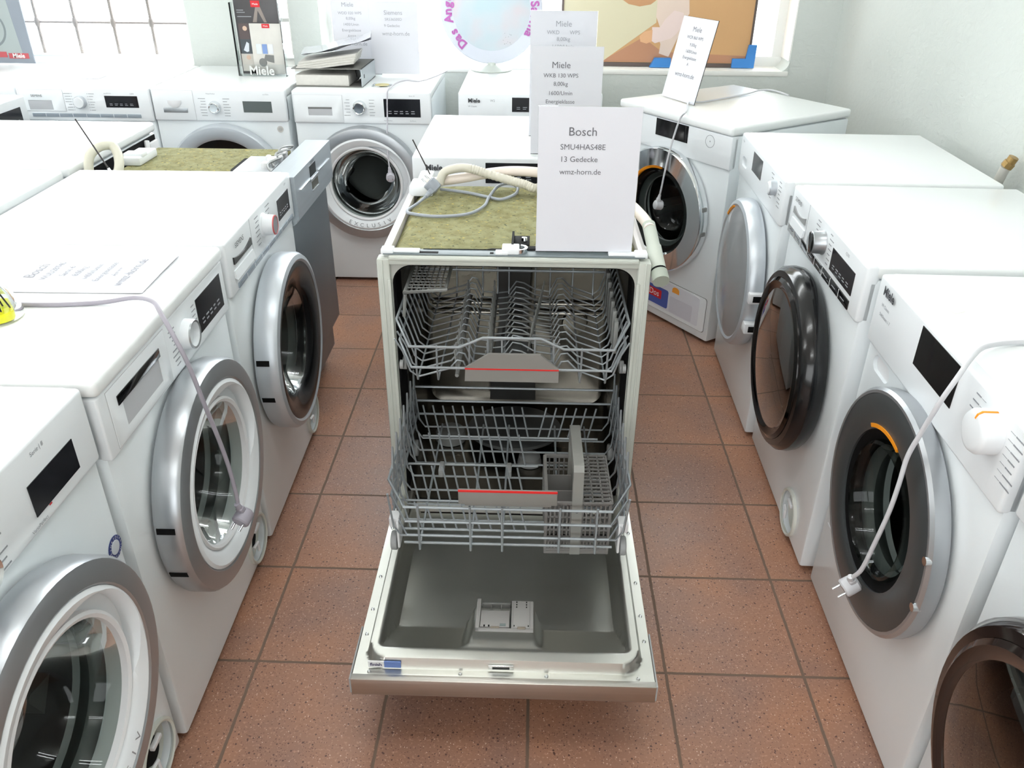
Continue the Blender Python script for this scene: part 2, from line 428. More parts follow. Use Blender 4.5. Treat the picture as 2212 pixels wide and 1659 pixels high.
# white painted reveals and sills
k = 0
for i, (x0, x1) in enumerate(holes):
    g = G()
    g.box(x0, x1, YB-0.004, YB+T, ZS-0.02, ZS+0.004, 0.004)
    g.box(x0-0.001, x0+0.006, YB+0.004, YB+T, ZS, ZT); g.box(x1-0.006, x1+0.001, YB+0.004, YB+T, ZS+0.05, ZT)
    struct('trim_%d' % (i+1), g, REVEAL)
WFR = mat('window_frame_white', rgb(236, 238, 236), 0.4)
IRON = mat('iron_bars', rgb(104, 96, 92), 0.6, noise=(30, 0.3))
def window(n, x0, x1, y, z0, z1, mull=(), fw=0.05, hbars=()):
    w = G()
    w.box(x0, x1, y, y+0.05, z0, z0+fw, 0.004); w.box(x0, x1, y, y+0.05, z1-fw, z1, 0.004)
    w.box(x0, x0+fw, y+0.001, y+0.049, z0+fw-0.002, z1-fw+0.002, 0.001); w.box(x1-fw, x1, y+0.001, y+0.049, z0+fw-0.002, z1-fw+0.002, 0.001)
    for m_ in mull: w.box(m_-0.015, m_+0.015, y+0.005, y+0.045, z0, z1, 0.003)
    for h_ in hbars: w.box(x0, x1, y+0.01, y+0.04, h_-0.008, h_+0.008, 0.003)
    o = struct('window_%d' % n, w, WFR)
    part('pane', G().box(x0+fw, x1-fw, y+0.022, y+0.028, z0+fw, z1-fw), GLASSC, o)
    return o
w1 = window(1, -3.05, -1.685, 3.09, ZS, ZT, fw=0.012)
w2 = window(2, -1.34, -1.19, 3.05, ZS, ZT, fw=0.012, hbars=(1.03,))
w3 = window(3, -1.05, 1.20, 3.05, ZS, ZT, mull=(-0.07,), fw=0.05)
hg = G(); hg.box(-1.018, -0.992, 3.035, 3.05, 1.00, 1.06, 0.004); hg.cyl((-1.005, 3.03, 1.03), (-1.005, 3.015, 1.03), 0.008); hg.box(-1.013, -0.997, 3.008, 3.02, 0.93, 1.035, 0.004)
part('window_handle', hg, WFR, w3)
# window catch and stay rod
g = G(); g.tube([(-0.99, 3.02, 1.2), (-0.985, 3.02, 1.09), (-0.98, 3.02, 1.02), (-0.975, 3.02, 0.96)], 0.003, 6); part('stay_rod', g, MIDG, w3)
# iron lattice outside the left window
gl = G()
for i in range(8):
    x = -2.98+0.1975*i
    gl.tube([(x, 3.2, ZS), (x, 3.2, ZT)], 0.008, 8)
    for z in (0.995, 1.30, 1.60, 1.90):
        gl.lathe([(0.001, z-0.03), (0.011, z-0.018), (0.015, z), (0.011, z+0.018), (0.001, z+0.03)], (x, 3.2), 'z', 12)
for z in (0.995, 1.30, 1.60, 1.90): gl.tube([(-3.05, 3.2, z), (-1.685, 3.2, z)], 0.005, 8)
tag(part('window_grille', gl, IRON), 'rust brown iron lattice of crossing bars outside the left window', 'window bars')
struct('ground', G().box(-8, 6, 3.3, 9, -0.3, 0.05), mat('outside_ground', rgb(200, 200, 195), 0.9))
# glass of the shop window and the left window
for n, gg in ((4, G().box(-3.3, 0.9, YF-0.12, YF-0.11, 0.6, 2.4)), (5, G().box(XL-0.12, XL-0.11, -1.3, 2.1, 0.95, 2.25))):
    struct('window_%d' % n, gg, GLASSC)

# ------------------------------------------------------------------ washing machines
def pm(x, y, deg): return Matrix.Translation((x, y, 0)) @ Matrix.Rotation(R(deg), 4, 'Z')
BROWNB = mat('brown_black_ring', rgb(34, 26, 24), 0.1, coat=0.5)
BLACKRING = mat('black_glass_ring', rgb(15, 16, 18), 0.16, coat=0.15, spec=0.4)
TRANSG = mat('pale_inner_ring', rgb(205, 207, 210), 0.3)

def door(t, cx, cz, Rd, style, ring_text=None):
    c = (cx, cz)
    L = lambda prof, closed=False, seg=64, a0=0.0, a1=2*PI: G().lathe(prof, c, 'y', seg, closed, a0, a1)
    bowl = lambda r0, h0, dep=0.13: [(r0, h0), (r0-0.008, h0-0.012), (r0-0.02, h0-0.05), (r0-0.035, h0-dep*0.75), (r0-0.06, h0-dep*0.95), (r0*0.3, h0-dep), (0, h0-dep)]
    if style == 'white_inner':
        rim = part('door', L([(Rd-0.004, 0.002), (Rd, 0.01), (Rd, 0.046), (Rd-0.005, 0.054), (Rd-0.012, 0.0565), (Rd-0.040, 0.0575), (Rd-0.044, 0.054), (Rd-0.044, 0.004)], True), SILVER, t)
        rg = part('door_ring', L([(Rd-0.0445, 0.006), (Rd-0.0445, 0.0555), (Rd-0.052, 0.0585), (Rd-0.07, 0.052), (0.165, 0.046), (0.155, 0.036), (0.153, 0.006)], True), PLW, rim, 'white inner ring with a grip hollow at the right')
        if ring_text is None or True:
            cg = G().lathe([(0.0001, 0.03), (0.135, 0.03), (0.148, 0.09), (0.0001, 0.09)], (cx+0.047, cz+0.026), 'y', 48, False)
            cut(rg, cg)
            lip = L([(0.150, 0.01), (0.150, 0.044), (0.156, 0.047), (0.161, 0.044), (0.161, 0.02)], True)
            part('window_bezel', lip, PLW2, rim)
        gl_ = part('door_glass', L(bowl(0.152, 0.036)), GLASS, rim)
        hs = G()
        for dz in (-0.075, 0.035): hs.lathe([(Rd-0.001, 0.008), (Rd+0.0012, 0.008), (Rd+0.0012, 0.042), (Rd-0.001, 0.042)], c, 'y', 4, True, PI-math.asin((dz+0.012)/Rd)*1.0-0.0, PI-math.asin(dz/Rd))
        part('hinge_slot', hs, BLACKM, rim)
        if ring_text:
            tg = G()
            rad, s, e = ring_text[1], ring_text[2], ring_text[3]
            word = ring_text[0]
            for i, ch in enumerate(word):
                a = s+(e-s)*i/(len(word)-1)
                text_bm(tg, ch, 0.024, Matrix.Translation((cx+rad*math.cos(a), -0.0595, cz+rad*math.sin(a))) @ FRONT @ Matrix.Rotation(a+PI/2, 4, 'Z'))
            part('ring_lettering', tg, INKL, rim)
        hole = 0.17
    elif style == 'silver_black':     # silver rim, wide black glass ring
        rim = part('door', L([(Rd-0.004, 0.002), (Rd, 0.01), (Rd, 0.05), (Rd-0.006, 0.06), (Rd-0.018, 0.064), (Rd-0.024, 0.06), (Rd-0.024, 0.004)], True), SILVERB, t)
        part('door_ring', L([(Rd-0.0245, 0.008), (Rd-0.0245, 0.060), (Rd-0.034, 0.062), (Rd-0.075, 0.050), (0.150, 0.040), (0.146, 0.03), (0.146, 0.008)], True), BLACKRING, rim, 'glossy black inner ring')
        part('door_glass', L(bowl(0.146, 0.034)), GLASS, rim)
        hs = G()
        for dz in (-0.06, 0.045): hs.lathe([(Rd-0.001, 0.008), (Rd+0.0012, 0.008), (Rd+0.0012, 0.04), (Rd-0.001, 0.04)], c, 'y', 4, True, PI-math.asin((dz+0.014)/Rd), PI-math.asin(dz/Rd))
        part('hinge_slot', hs, BLACKM, rim)
        hole = 0.165
    elif style == 'pale_silver_wide':
        rim = part('door', L([(Rd-0.004, 0.002), (Rd, 0.01), (Rd, 0.04), (Rd-0.008, 0.052), (Rd-0.05, 0.056), (Rd-0.06, 0.05), (Rd-0.06, 0.004)], True), SILVERB, t)
        part('door_ring', L([(Rd-0.0605, 0.008), (Rd-0.0605, 0.046), (Rd-0.08, 0.04), (0.15, 0.034), (0.148, 0.01)], True), BLACKRING, rim, 'black inner ring')
        part('door_glass', L(bowl(0.15, 0.034)), GLASS, rim)
        hole = 0.165
    elif style in ('black_chrome', 'brown_black'):
        m1 = BLACKRING if style == 'black_chrome' else BROWNB
        rim = part('door', L([(Rd-0.012, 0.002), (Rd-0.004, 0.012), (Rd, 0.03), (Rd-0.002, 0.05), (Rd-0.014, 0.064), (Rd-0.03, 0.066), (Rd-0.03, 0.004)], True), m1, t)
        part('door_bezel', L([(Rd-0.0305, 0.02), (Rd-0.0305, 0.068), (Rd-0.040, 0.074), (Rd-0.058, 0.070), (Rd-0.062, 0.066), (Rd-0.062, 0.02)], True), CHROMED if style == 'black_chrome' else m1, rim, 'smoky mirror-like bezel' if style == 'black_chrome' else None)
        prof = [(Rd-0.060, 0.068), (Rd-0.09, 0.0725), (0.06, 0.077), (0, 0.078)]
        part('door_glass', L(prof), GLASSD, rim)
        part('inner_glass', L(bowl(0.15, 0.03)), GLASS, rim)
        part('inner_ring', L([(Rd-0.031, 0.006), (Rd-0.031, 0.016), (0.152, 0.03), (0.152, 0.006)], True), BLACKM, rim)
        hole = 0.165
    elif style == 'graphite':
        rim = part('door', L([(Rd-0.002, 0.002), (Rd, 0.008), (Rd, 0.03), (Rd-0.006, 0.036), (Rd-0.012, 0.036), (Rd-0.012, 0.004)], True), SILVER, t)
        part('door_ring', L([(Rd-0.0125, 0.006), (Rd-0.0125, 0.035), (Rd-0.02, 0.037), (0.172, 0.040), (0.160, 0.034), (0.160, 0.006)], True), DGREY, rim, 'flat graphite grey ring')
        part('grip_accent', L([(0.163, 0.030), (0.163, 0.0405), (0.171, 0.0415), (0.171, 0.030)], True, 24, R(78), R(122)), ORANGE, rim, 'orange arc at the top of the glass')
        part('grip_shadow_liner', L([(0.159, 0.008), (0.159, 0.030), (0.130, 0.012), (0.130, 0.006)], True, 64), BLACKM, rim)  # black ring between graphite ring and glass
        part('door_glass', L([(0.140, 0.016), (0.137, 0.030), (0.130, 0.034), (0.122, 0.026), (0.112, -0.02), (0.098, -0.07), (0.06, -0.095), (0, -0.10)]), GLASS, rim)
        hg_ = G()
        for a in (17, -7): hg_.cyl((cx+(Rd-0.008)*math.cos(R(a)), -0.026, cz+(Rd-0.008)*math.sin(R(a))), (cx+(Rd-0.008)*math.cos(R(a)), -0.040, cz+(Rd-0.008)*math.sin(R(a))), 0.008, 14)
        part('hinge_screw', hg_, CHROME, rim)
        hole = 0.15
    elif style == 'chrome':
        rim = part('door', L([(Rd-0.002, 0.002), (Rd, 0.008), (Rd, 0.034), (Rd-0.006, 0.042), (0.176, 0.046), (0.168, 0.038), (0.168, 0.004)], True), CHROME, t)
        part('grip_accent', L([(0.166, 0.034), (0.166, 0.044), (0.173, 0.0475), (0.173, 0.034)], True, 28, R(88), R(150)), ORANGE, rim, 'orange arc at the upper left of the glass')
        part('grip_shadow_liner', L([(0.168, 0.008), (0.168, 0.034), (0.146, 0.012), (0.146, 0.006)], True, 64), BLACKM, rim)  # black ring inside the chrome, around the glass
        part('door_glass', L([(0.160, 0.034), (0.152, 0.038), (0.146, 0.034), (0.136, 0.01), (0.122, -0.04), (0.10, -0.07), (0.06, -0.085), (0, -0.09)]), GLASS, rim)
        sc = G()
        for a in (15, -7): sc.box(cx+Rd*math.cos(R(a))-0.006, cx+Rd*math.cos(R(a))+0.004, -0.034, -0.012, cz+Rd*math.sin(R(a))-0.008, cz+Rd*math.sin(R(a))+0.008, 0.002)
        part('hinge_block', sc, MIDG, rim)
        hole = 0.155
    elif style == 'white_milky':
        rim = part('door', L([(Rd-0.004, 0.002), (Rd, 0.01), (Rd-0.002, 0.040), (Rd-0.008, 0.050), (Rd-0.020, 0.054), (Rd-0.028, 0.050), (Rd-0.028, 0.004)], True), SILVERB, t)
        part('door_cover', L([(Rd-0.028, 0.050), (Rd-0.05, 0.056), (0.10, 0.064), (0, 0.068)]), GLASSM, rim, 'milky transparent cover')
        part('door_ring', L([(Rd-0.029, 0.006), (Rd-0.029, 0.030), (0.155, 0.024), (0.15, 0.006)], True), TRANSG, rim)
        part('grip_accent', L([(Rd-0.03, 0.045), (Rd-0.03, 0.0535), (Rd-0.024, 0.0555), (Rd-0.024, 0.045)], True, 20, R(112), R(136)), ORANGE, rim, 'small orange arc at the upper left')
        part('door_glass', L(bowl(0.15, 0.022)), GLASS, rim)
        for dz in (0.0, -0.10):
            part('hinge_block', G().box(cx+Rd-0.030, cx+Rd+0.012, -0.046, 0.002, cz+dz-0.004, cz+dz+0.030, 0.003), PLW2, rim)
            part('hinge_slot', G().box(cx+Rd+0.0105, cx+Rd+0.0135, -0.034, -0.010, cz+dz+0.003, cz+dz+0.022), BLACKM, rim)
        hole = 0.165
    return hole, rim

def drum(t, cx, cz, r, seg=48):
    g = G().lathe([(r-0.012, -0.012), (r+0.008, -0.05), (r+0.035, -0.075), (r+0.04, -0.10), (r+0.04, -0.40), (r+0.02, -0.415), (0, -0.42)], (cx, cz), 'y', seg)
    o = part('drum', g, DRUM, t)
    rb = G()
    for k in range(3):
        a = R(80+120*k); rr_ = r+0.036
        q = [(rr_, a-0.16), (rr_-0.05, a-0.05), (rr_-0.055, a), (rr_-0.05, a+0.05), (rr_, a+0.16)]
        rb.prism([(cx+p*math.cos(b_), cz+p*math.sin(b_)) for p, b_ in q], 'xz', 0.12, 0.40)
    part('drum_paddle', rb, MIDG, o)
    seal = G().lathe([(r-0.002, 0.002), (r-0.02, -0.004), (r-0.028, -0.016), (r-0.018, -0.034), (r+0.004, -0.05)], (cx, cz), 'y', seg)
    part('door_gasket', seal, RUBBER, t)

def service_flap(t, u, z, open_=True, r=0.058):
    if open_:
        g = G().lathe([(r, 0.0005), (r+0.004, 0.003), (r+0.008, 0.0015), (r+0.009, -0.004), (r-0.002, -0.03), (r-0.01, -0.05), (0, -0.05)], (u, z), 'y', 36)
        o = part('pump_recess', g, mat('cream_plastic', rgb(206, 208, 200), 0.5), t, 'round recess of the open pump cover')
        part('pump_filter', G().lathe([(0.030, -0.048), (0.030, -0.03), (0.026, -0.024), (0.0, -0.024)], (u+0.016, z-0.018), 'y', 24), BLACKM, o, 'black opening')
        part('pump_latch', G().box(u-0.015, u+0.02, -0.002, 0.008, z+0.026, z+0.036, 0.002), PLW2, o)
        part('pump_hose_end', G().tube([(u-0.035, 0.004, z-0.005), (u-0.012, 0.0, z-0.004), (u-0.012, 0.0, z-0.03)], 0.004, 8), PLW2, o)
    else:
        pass

def machine(name, label, pos, deg, S, cat='washing machine', group=None):
    w = S.get('w', 0.598); d = S.get('d', 0.59); hw = w/2
    t = thing(name, label, cat, (pos[0], pos[1], 0), R(deg), group or 'white front loaders on display')
    pz0 = S.get('pz0', 0.716); has_front = S.get('front', True)
    body = part('cabinet', G().box(-hw, hw, 0.006, d, 0.014, 0.817, 0.009, 2), ENAMEL, t)
    over = S.get('lid_over', False)
    if over:
        part('lid', G().box(-hw-0.001, hw+0.001, -0.008, d+0.004, 0.819, 0.851, 0.010, 4), LIDW, t)
        ptop = 0.8175
    else:
        part('lid', G().box(-hw, hw, 0.016, d+0.004, 0.818, 0.850, 0.008, 3), LIDW, t)
        ptop = 0.8485
    ft = [(-hw+0.05, 0.05), (hw-0.05, 0.05), (-hw+0.05, d-0.05), (hw-0.05, d-0.05)]
    for x, y in ft: part('foot', G().cyl((x, y, 0.0), (x, y, 0.016), 0.022, 14), FOOT, t)
    if not has_front: return t
    cx, cz, Rd, style = S['door']
    hole, rim = door(t, cx, cz, Rd, style, S.get('ring_text'))
    cg = G().lathe([(0.0001, 0.05), (hole, 0.05), (hole, -0.06), (hole+0.045, -0.08), (hole+0.045, -0.43), (0.0001, -0.43)], (cx, cz), 'y', 48)
    cut(body, cg)
    drum(t, cx, cz, hole)
    gz = S.get('plinth_groove')
    if gz: part('front_groove', G().box(gz[0], gz[1], 0.0045, 0.008, gz[2], gz[2]+0.003, 0.001), PLW, t)
    # control panel
    cp = part('control_panel', G().box(-hw, hw, -0.002, 0.030, pz0, ptop, 0.007 if not over else 0.004, 3), PLW, t)
    y0 = -0.002
    dr = S.get('drawer')
    if dr:
        u0, u1, z0, z1, hu0, hu1, hz0, hz1, ds = dr
        # thin joint line then the drawer front
        part('drawer_joint', G().box(u0-0.0007, u1+0.0009, y0-0.0005, y0+0.002, z0-0.0009, z1+0.0007), JOINT, cp)
        dw = part('detergent_drawer', G().box(u0, u1, y0-0.0016, y0+0.02, z0, z1, 0.0018, 2), PLW, t)
        zt = hz1; zb = hz0
        if ds != 'metal':
            zc = zt-0.017 if ds == 'dark' else zt
            zl = zb-0.012 if ds == 'dark' else zb-0.004
            wedge = [(-0.02, zl), (-0.02, zc), (0.015, zc), (0.015, zc-0.006), (-0.0036, zl)]
            x_in = 0.012 if ds == 'dark' else 0.0
            cut(dw, G().prism(wedge, 'yz', hu0+x_in, hu1-x_in*0.3)); cut(cp, G().prism(wedge, 'yz', hu0+x_in, hu1-x_in*0.3))
        hm = {'dark': BLACK, 'white': PLW2, 'blue': GREYP, 'metal': SILVER}[ds]
        hh = (zt-zb)
        if ds == 'dark': part('drawer_handle', G().box(hu0-0.003, hu1+0.003, y0-0.0032, y0+0.006, zt-0.017, zt+0.001, 0.001), hm, dw, 'dark handle strip')
        if ds == 'dark': part('handle_slit', G().box(hu0+0.016, hu1-0.022, y0+0.004, y0+0.012, zt-0.024, zt-0.021), BLACKM, dw)
        elif ds == 'metal':
            part('drawer_handle', G().box(hu0, hu1, y0-0.004, y0+0.004, zb, zb+hh*0.42, 0.003), hm, dw, 'metallic handle bar')
            part('handle_lip', G().lathe([(0.028, 0.0), (0.030, 0.006), (0.026, 0.0085), (0.0, 0.0085)], ((hu0+hu1)/2, 0), 'y', 24, False, PI, 2*PI, Matrix.Translation((0, 0, zt))), PLW2, dw)
        elif ds == 'blue': part('drawer_handle', G().box(hu0+0.012, hu1, y0+0.002, y0+0.008, zb+0.004, zt-0.004, 0.002), mat('blue_grey_plastic', rgb(168, 182, 190), 0.4), dw, 'blue grey grip')
        else: part('drawer_handle', G().box(hu0, hu1, y0-0.001, y0+0.012, zt-0.008, zt, 0.001), MIDG, dw)
    if False: pass
    if S.get('curved_handle'):
        hu0, hu1, zt = S['curved_handle']
        pts = []
        for i in range(11):
            q = i/10; pts.append((hu0+(hu1-hu0)*q, zt-0.004-0.014*(1-(2*q-1)**2)*0+0.010*(q-0.5)**2*4-0.01))
        poly = [(a, b) for a, b in pts]+[(hu1, pts[-1][1]-0.017), (hu0, pts[0][1]-0.017)]
        part('drawer_handle', G().prism(poly, 'xz', y0-0.004, y0+0.01), S.get('handle_mat', BLACK), cp, 'dark curved drawer handle')
        sc = G().prism([(y0-0.003, zt-0.035), (y0+0.001, zt-0.035), (y0+0.001, zt-0.052), (y0-0.007, zt-0.056)], 'yz', hu0-0.005, hu1+0.005)
        part('drawer_lip', sc, PLW, cp)
        part('drawer_joint', G().box(hu1+0.012, hu1+0.0132, y0-0.0004, y0+0.002, pz0+0.02, ptop-0.006), INKL, cp)
    if S.get('slot'):
        u0, u1, z, rr_ = S['slot']
        sl = G(); n = 12
        poly = [(u0+rr_*math.cos(a), z+rr_*math.sin(a)) for a in [PI/2+PI*i/n for i in range(n+1)]]+[(u1+rr_*math.cos(a), z+rr_*math.sin(a)) for a in [-PI/2+PI*i/n for i in range(n+1)]]
        cut(cp if z > pz0 else body, G().prism(poly, 'xz', -0.03, 0.022))
        part('drawer_pull', G().prism([(p, z+(q-z)*0.98) for p, q in poly], 'xz', 0.014, 0.02), GREYP if z > 9 else PLW2, t, 'oval pull recess')
    # dial
    dl = S.get('dial')
    if dl:
        u, z, r, ds = dl; c = (u, z)
        yy = -y0
        if ds == 'chrome':
            k = part('dial', G().lathe([(r+0.003, yy-0.001), (r+0.003, yy+0.004), (r, yy+0.008), (r-0.001, yy+0.022), (r-0.004, yy+0.025), (r-0.007, yy+0.022), (0, yy+0.021)], c, 'y', 36), CHROME, cp, 'chrome dial')
        elif ds == 'white_ring':
            k = part('dial', G().lathe([(r, yy-0.001), (r-0.001, yy+0.017), (r-0.003, yy+0.0195), (r-0.006, yy+0.018), (r-0.008, yy+0.006), (0, yy+0.005)], c, 'y', 36), PLW, cp)
            part('dial_ring', G().lathe([(r-0.0012, yy+0.0172), (r-0.003, yy+0.0202), (r-0.0065, yy+0.019)], c, 'y', 36), SILVER, k)
            part('dial_mark', G().box(u-0.016, u, -yy-0.0066, -yy-0.005, z-0.012, z-0.0105), INK, k)
        elif ds == 'white_red':
            k = part('dial', G().lathe([(r+0.003, yy-0.001), (r+0.003, yy+0.003), (r, yy+0.006), (r-0.002, yy+0.030), (r-0.004, yy+0.031)], c, 'y', 36), PLW, cp)
            part('dial_ring', G().lathe([(r-0.002, yy+0.0295), (r-0.0025, yy+0.0325), (r-0.005, yy+0.033), (r-0.005, yy+0.0295)], c, 'y', 36), mat('dull_red_ring', rgb(196, 92, 92), 0.4), k, 'thin red ring')
            part('dial_face', G().lathe([(r-0.005, yy+0.032), (0.0, yy+0.033)], c, 'y', 36), SILVER, k, 'silver face')
        elif ds == 'black_face':
            k = part('dial', G().lathe([(r+0.002, yy-0.001), (r+0.002, yy+0.003), (r, yy+0.006), (r-0.001, yy+0.030), (r-0.003, yy+0.032)], c, 'y', 36), SILVER, cp, 'silver sided dial')
            part('dial_face', G().lathe([(r-0.002, yy+0.0315), (r-0.005, yy+0.0335), (0.0, yy+0.0335)], c, 'y', 36), BLACK, k, 'black face')
        elif ds == 'white_orange':
            k = part('dial', G().lathe([(r, yy-0.001), (r, yy+0.026), (r-0.004, yy+0.032), (r-0.010, yy+0.034), (0.0, yy+0.034)], c, 'y', 40), PLW, cp)
            part('dial_mark', G().lathe([(r-0.001, yy+0.004), (r+0.0008, yy+0.004), (r+0.0008, yy+0.027), (r-0.004, yy+0.0335), (r-0.012, yy+0.0352), (r-0.012, yy+0.033)], c, 'y', 3, True, R(82), R(88)), ORANGE, k, 'orange pointer line')
        elif ds == 'white_small':
            k = part('dial', G().lathe([(r, yy-0.001), (r, yy+0.018), (r-0.003, yy+0.021), (0.0, yy+0.021)], c, 'y', 32), SILVERB, cp)
            part('dial_face', G().lathe([(r-0.003, yy+0.021), (r-0.005, yy+0.024), (0.0, yy+0.0245)], c, 'y', 32), PLW, k)
        # printed programme labels either side of the dial: lines of tiny print
        rg_ = random.Random(int(abs(u)*1e4)+5)
        n, dz = S.get('labels', (6, 0.0125))
        for sd in (-1, 1):
            pr = G()
            for i in range(n):
                zz = z+(i-(n-1)/2)*dz
                if not (pz0+0.008 < zz < ptop-0.008): continue
                ln = rg_.uniform(0.014, 0.030); off = r+0.014+(0.006 if ds == 'white_orange' else 0)
                a, b2 = (u+sd*off, u+sd*(off+ln)); a, b2 = min(a, b2), max(a, b2)
                if b2 > (S['disp'][0]-0.004 if S.get('disp') and sd > 0 and S['disp'][0] > u else 9): b2 = S['disp'][0]-0.004
                if b2 <= a: continue
                x = a
                while x < b2:       # broken strokes read as words at this size
                    e = min(b2, x+rg_.uniform(0.002, 0.005)); pr.box(x, e, y0-0.0006, y0, zz-0.0011, zz+0.0011); x = e+0.0007
                if S.get('dots'):
                    xx = u+sd*(r+0.009); pr.box(xx-0.0013, xx+0.0013, y0-0.0008, y0, zz-0.0013, zz+0.0013)
                elif ds == 'white_orange': pr.box(min(u+sd*(r+0.004), u+sd*(off-0.002)), max(u+sd*(r+0.004), u+sd*(off-0.002)), y0-0.0005, y0, zz-0.0003, zz+0.0003)
            if len(pr.bm.verts): part('programme_print', pr, INKL, cp)
            else: pr.bm.free()
    ds_ = S.get('disp')
    if ds_:
        u0, u1, z0, z1, sm = ds_
        o = part('display', G().box(u0, u1, y0-0.0012, y0+0.002, z0, z1), sm, cp)
        if S.get('disp_text', True):
            g2 = G(); rg_ = random.Random(11)
            for i in range(S.get('dt_n', 5)):
                x = u0+(u1-u0)*(0.12+0.78*i/5.0)
                for j in range(2): g2.box(x, x+(u1-u0)*rg_.uniform(0.06, 0.11), y0-0.0017, y0-0.001, z0+(z1-z0)*(0.30-0.12*j), z0+(z1-z0)*(0.34-0.12*j))
            part('display_print', g2, INKL, o)
    st = S.get('strip')
    if st:
        u0, u1, z0, z1, sm = st
        o = part('button_strip', G().box(u0, u1, y0-0.003, y0+0.003, z0, z1, 0.001), sm, cp)
        g2 = G(); n = S.get('strip_n', 8)
        for i in range(1, n): g2.box(u0+(u1-u0)*i/n-0.0008, u0+(u1-u0)*i/n+0.0008, y0-0.0036, y0-0.002, z0, z1)
        part('button_gap', g2, PLW2, o)
        g2 = G()
        for i in range(n):
            a = u0+(u1-u0)*(i+0.25)/n; g2.box(a, a+(u1-u0)*0.4/n, y0-0.0036, y0-0.003, (z0+z1)/2-0.001, (z0+z1)/2+0.001)
        part('button_print', g2, INKL, o)
    br = S.get('brand')
    if br:
        g2 = G()
        for (s, u, z, sz, bold) in br: tfront(g2, s, sz, u, y0-0.0034, z, 'LEFT', bold)
        part('brand_lettering', g2, INK, cp)
    sm_ = S.get('small')
    if sm_:
        g2 = G()
        for (s, u, z, sz) in sm_: tfront(g2, s, sz, u, y0-0.0006, z, 'LEFT')
        part('small_print', g2, INKL, cp)
    for (u, z) in S.get('flap', []):
        if S.get('flap_cut', True): cut(body, G().lathe([(0.0001, 0.05), (0.060, 0.05), (0.060, -0.07), (0.0001, -0.07)], (u, z), 'y', 36))
        service_flap(t, u, z)
    # rear panel detail
    part('rear_panel', G().box(-hw+0.03, hw-0.03, d-0.001, d+0.006, 0.08, 0.78, 0.003), PLW2, t)
    return t

SIEM_BLUE = mat('blue_grey_strip', rgb(140, 150, 160), 0.35)
A = {}
A['L1'] = machine('washing_machine', 'white front loader with black screen and round blue sticker, at the lower left', (-.70, -.519), 90, dict(
    door=(0.0, 0.457, 0.242, 'white_inner'), ring_text=('EXCLUSIV', 0.178, R(244), R(302)), disp=(0.119, 0.240, 0.741, 0.793, SCREEN), disp_text=False,
    dial=(-0.02, 0.762, 0.027, 'chrome'), labels=(7, 0.012), flap=[(0.215, 0.09)], lid_over=False,
    drawer=(-0.285, -0.10, 0.722, 0.84, -0.24, -0.13, 0.752, 0.79, 'dark'), small=[('Serie | 8', 0.145, 0.828, 0.010), ('VarioPerfect', 0.10, 0.727, 0.008)]))
A['L2'] = machine('washing_machine', 'white front loader with silver and white ringed door, grey cord hanging over its front', (-.695, .0915), 90.8, dict(
    door=(0.0, 0.462, 0.243, 'white_inner'), disp=(0.127, 0.272, 0.724, 0.798, SCREEN), dial=(0.057, 0.757, 0.031, 'white_ring'), labels=(8, 0.0105), lid_over=True, pz0=0.700,
    drawer=(-0.270, -0.035, 0.706, 0.812, -0.240, -0.072, 0.735, 0.790, 'dark'), flap=[(0.225, 0.09)]))
A['L3'] = machine('washing_machine', 'white front loader with red-ringed dial and wide black door ring in a silver rim', (-.70, .702), 91.3, dict(w=0.590,
    door=(0.0, 0.465, 0.240, 'silver_black'), disp=(0.135, 0.252, 0.757, 0.813, SCREEN), dial=(-0.005, 0.795, 0.027, 'white_red'), labels=(7, 0.0115), dots=True,
    curved_handle=(-0.255, -0.120, 0.806), strip=(-0.247, 0.268, 0.724, 0.736, SIEM_BLUE), brand=[('SIEMENS', -0.236, 0.822, 0.0175, 0.0)], flap=[(0.225, 0.09)], small=[('iQ500', 0.22, 0.832, 0.007)]))
A['R4'] = machine('washing_machine', 'white front loader with milky door cover, next to the corner machine', (.695, 1.279), -90.9, dict(
    door=(0.03, 0.470, 0.240, 'white_milky'), disp=(-0.100, 0.025, 0.773, 0.832, SCREEN), dial=(0.205, 0.802, 0.021, 'white_small'), labels=(8, 0.0115), dots=False, disp_text=False,
    slot=(-0.235, -0.19, 0.768, 0.016), small=[('Miele', -0.27, 0.828, 0.010)]), group=None)
A['R3'] = machine('washing_machine', 'white front loader with black dial face and glossy black door', (.70, .648), -91.2, dict(w=0.606,
    door=(0.0, 0.468, 0.245, 'black_chrome'), disp=(0.087, 0.250, 0.757, 0.810, SCREEN), dt_n=5, dial=(0.010, 0.795, 0.028, 'black_face'), labels=(7, 0.012),
    curved_handle=(-0.262, -0.150, 0.805), handle_mat=GREYP, strip=(-0.288, 0.250, 0.724, 0.745, BLACK), strip_n=8, flap=[(0.158, 0.080)], brand=[('SIEMENS', -0.262, 0.822, 0.0165, 0.0)], small=[('iQ500', 0.17, 0.828, 0.010)]))
A['R2'] = machine('washing_machine', 'white front loader with large black screen, orange-marked white dial and graphite door', (.705, .010), -91, dict(
    door=(0.0, 0.470, 0.243, 'graphite'), disp=(-0.072, 0.090, 0.760, 0.838, BLACK), disp_text=False, dial=(0.222, 0.800, 0.036, 'white_orange'), labels=(9, 0.0135), pz0=0.700,
    slot=(-0.235, -0.185, 0.672, 0.018), brand=[('Miele', -0.262, 0.826, 0.026, 0.0009)], small=[('W Classic', -0.262, 0.795, 0.010), ('SoftSteam 1-7', -0.262, 0.775, 0.010)], plinth_groove=(-0.27, -0.06, 0.215)))
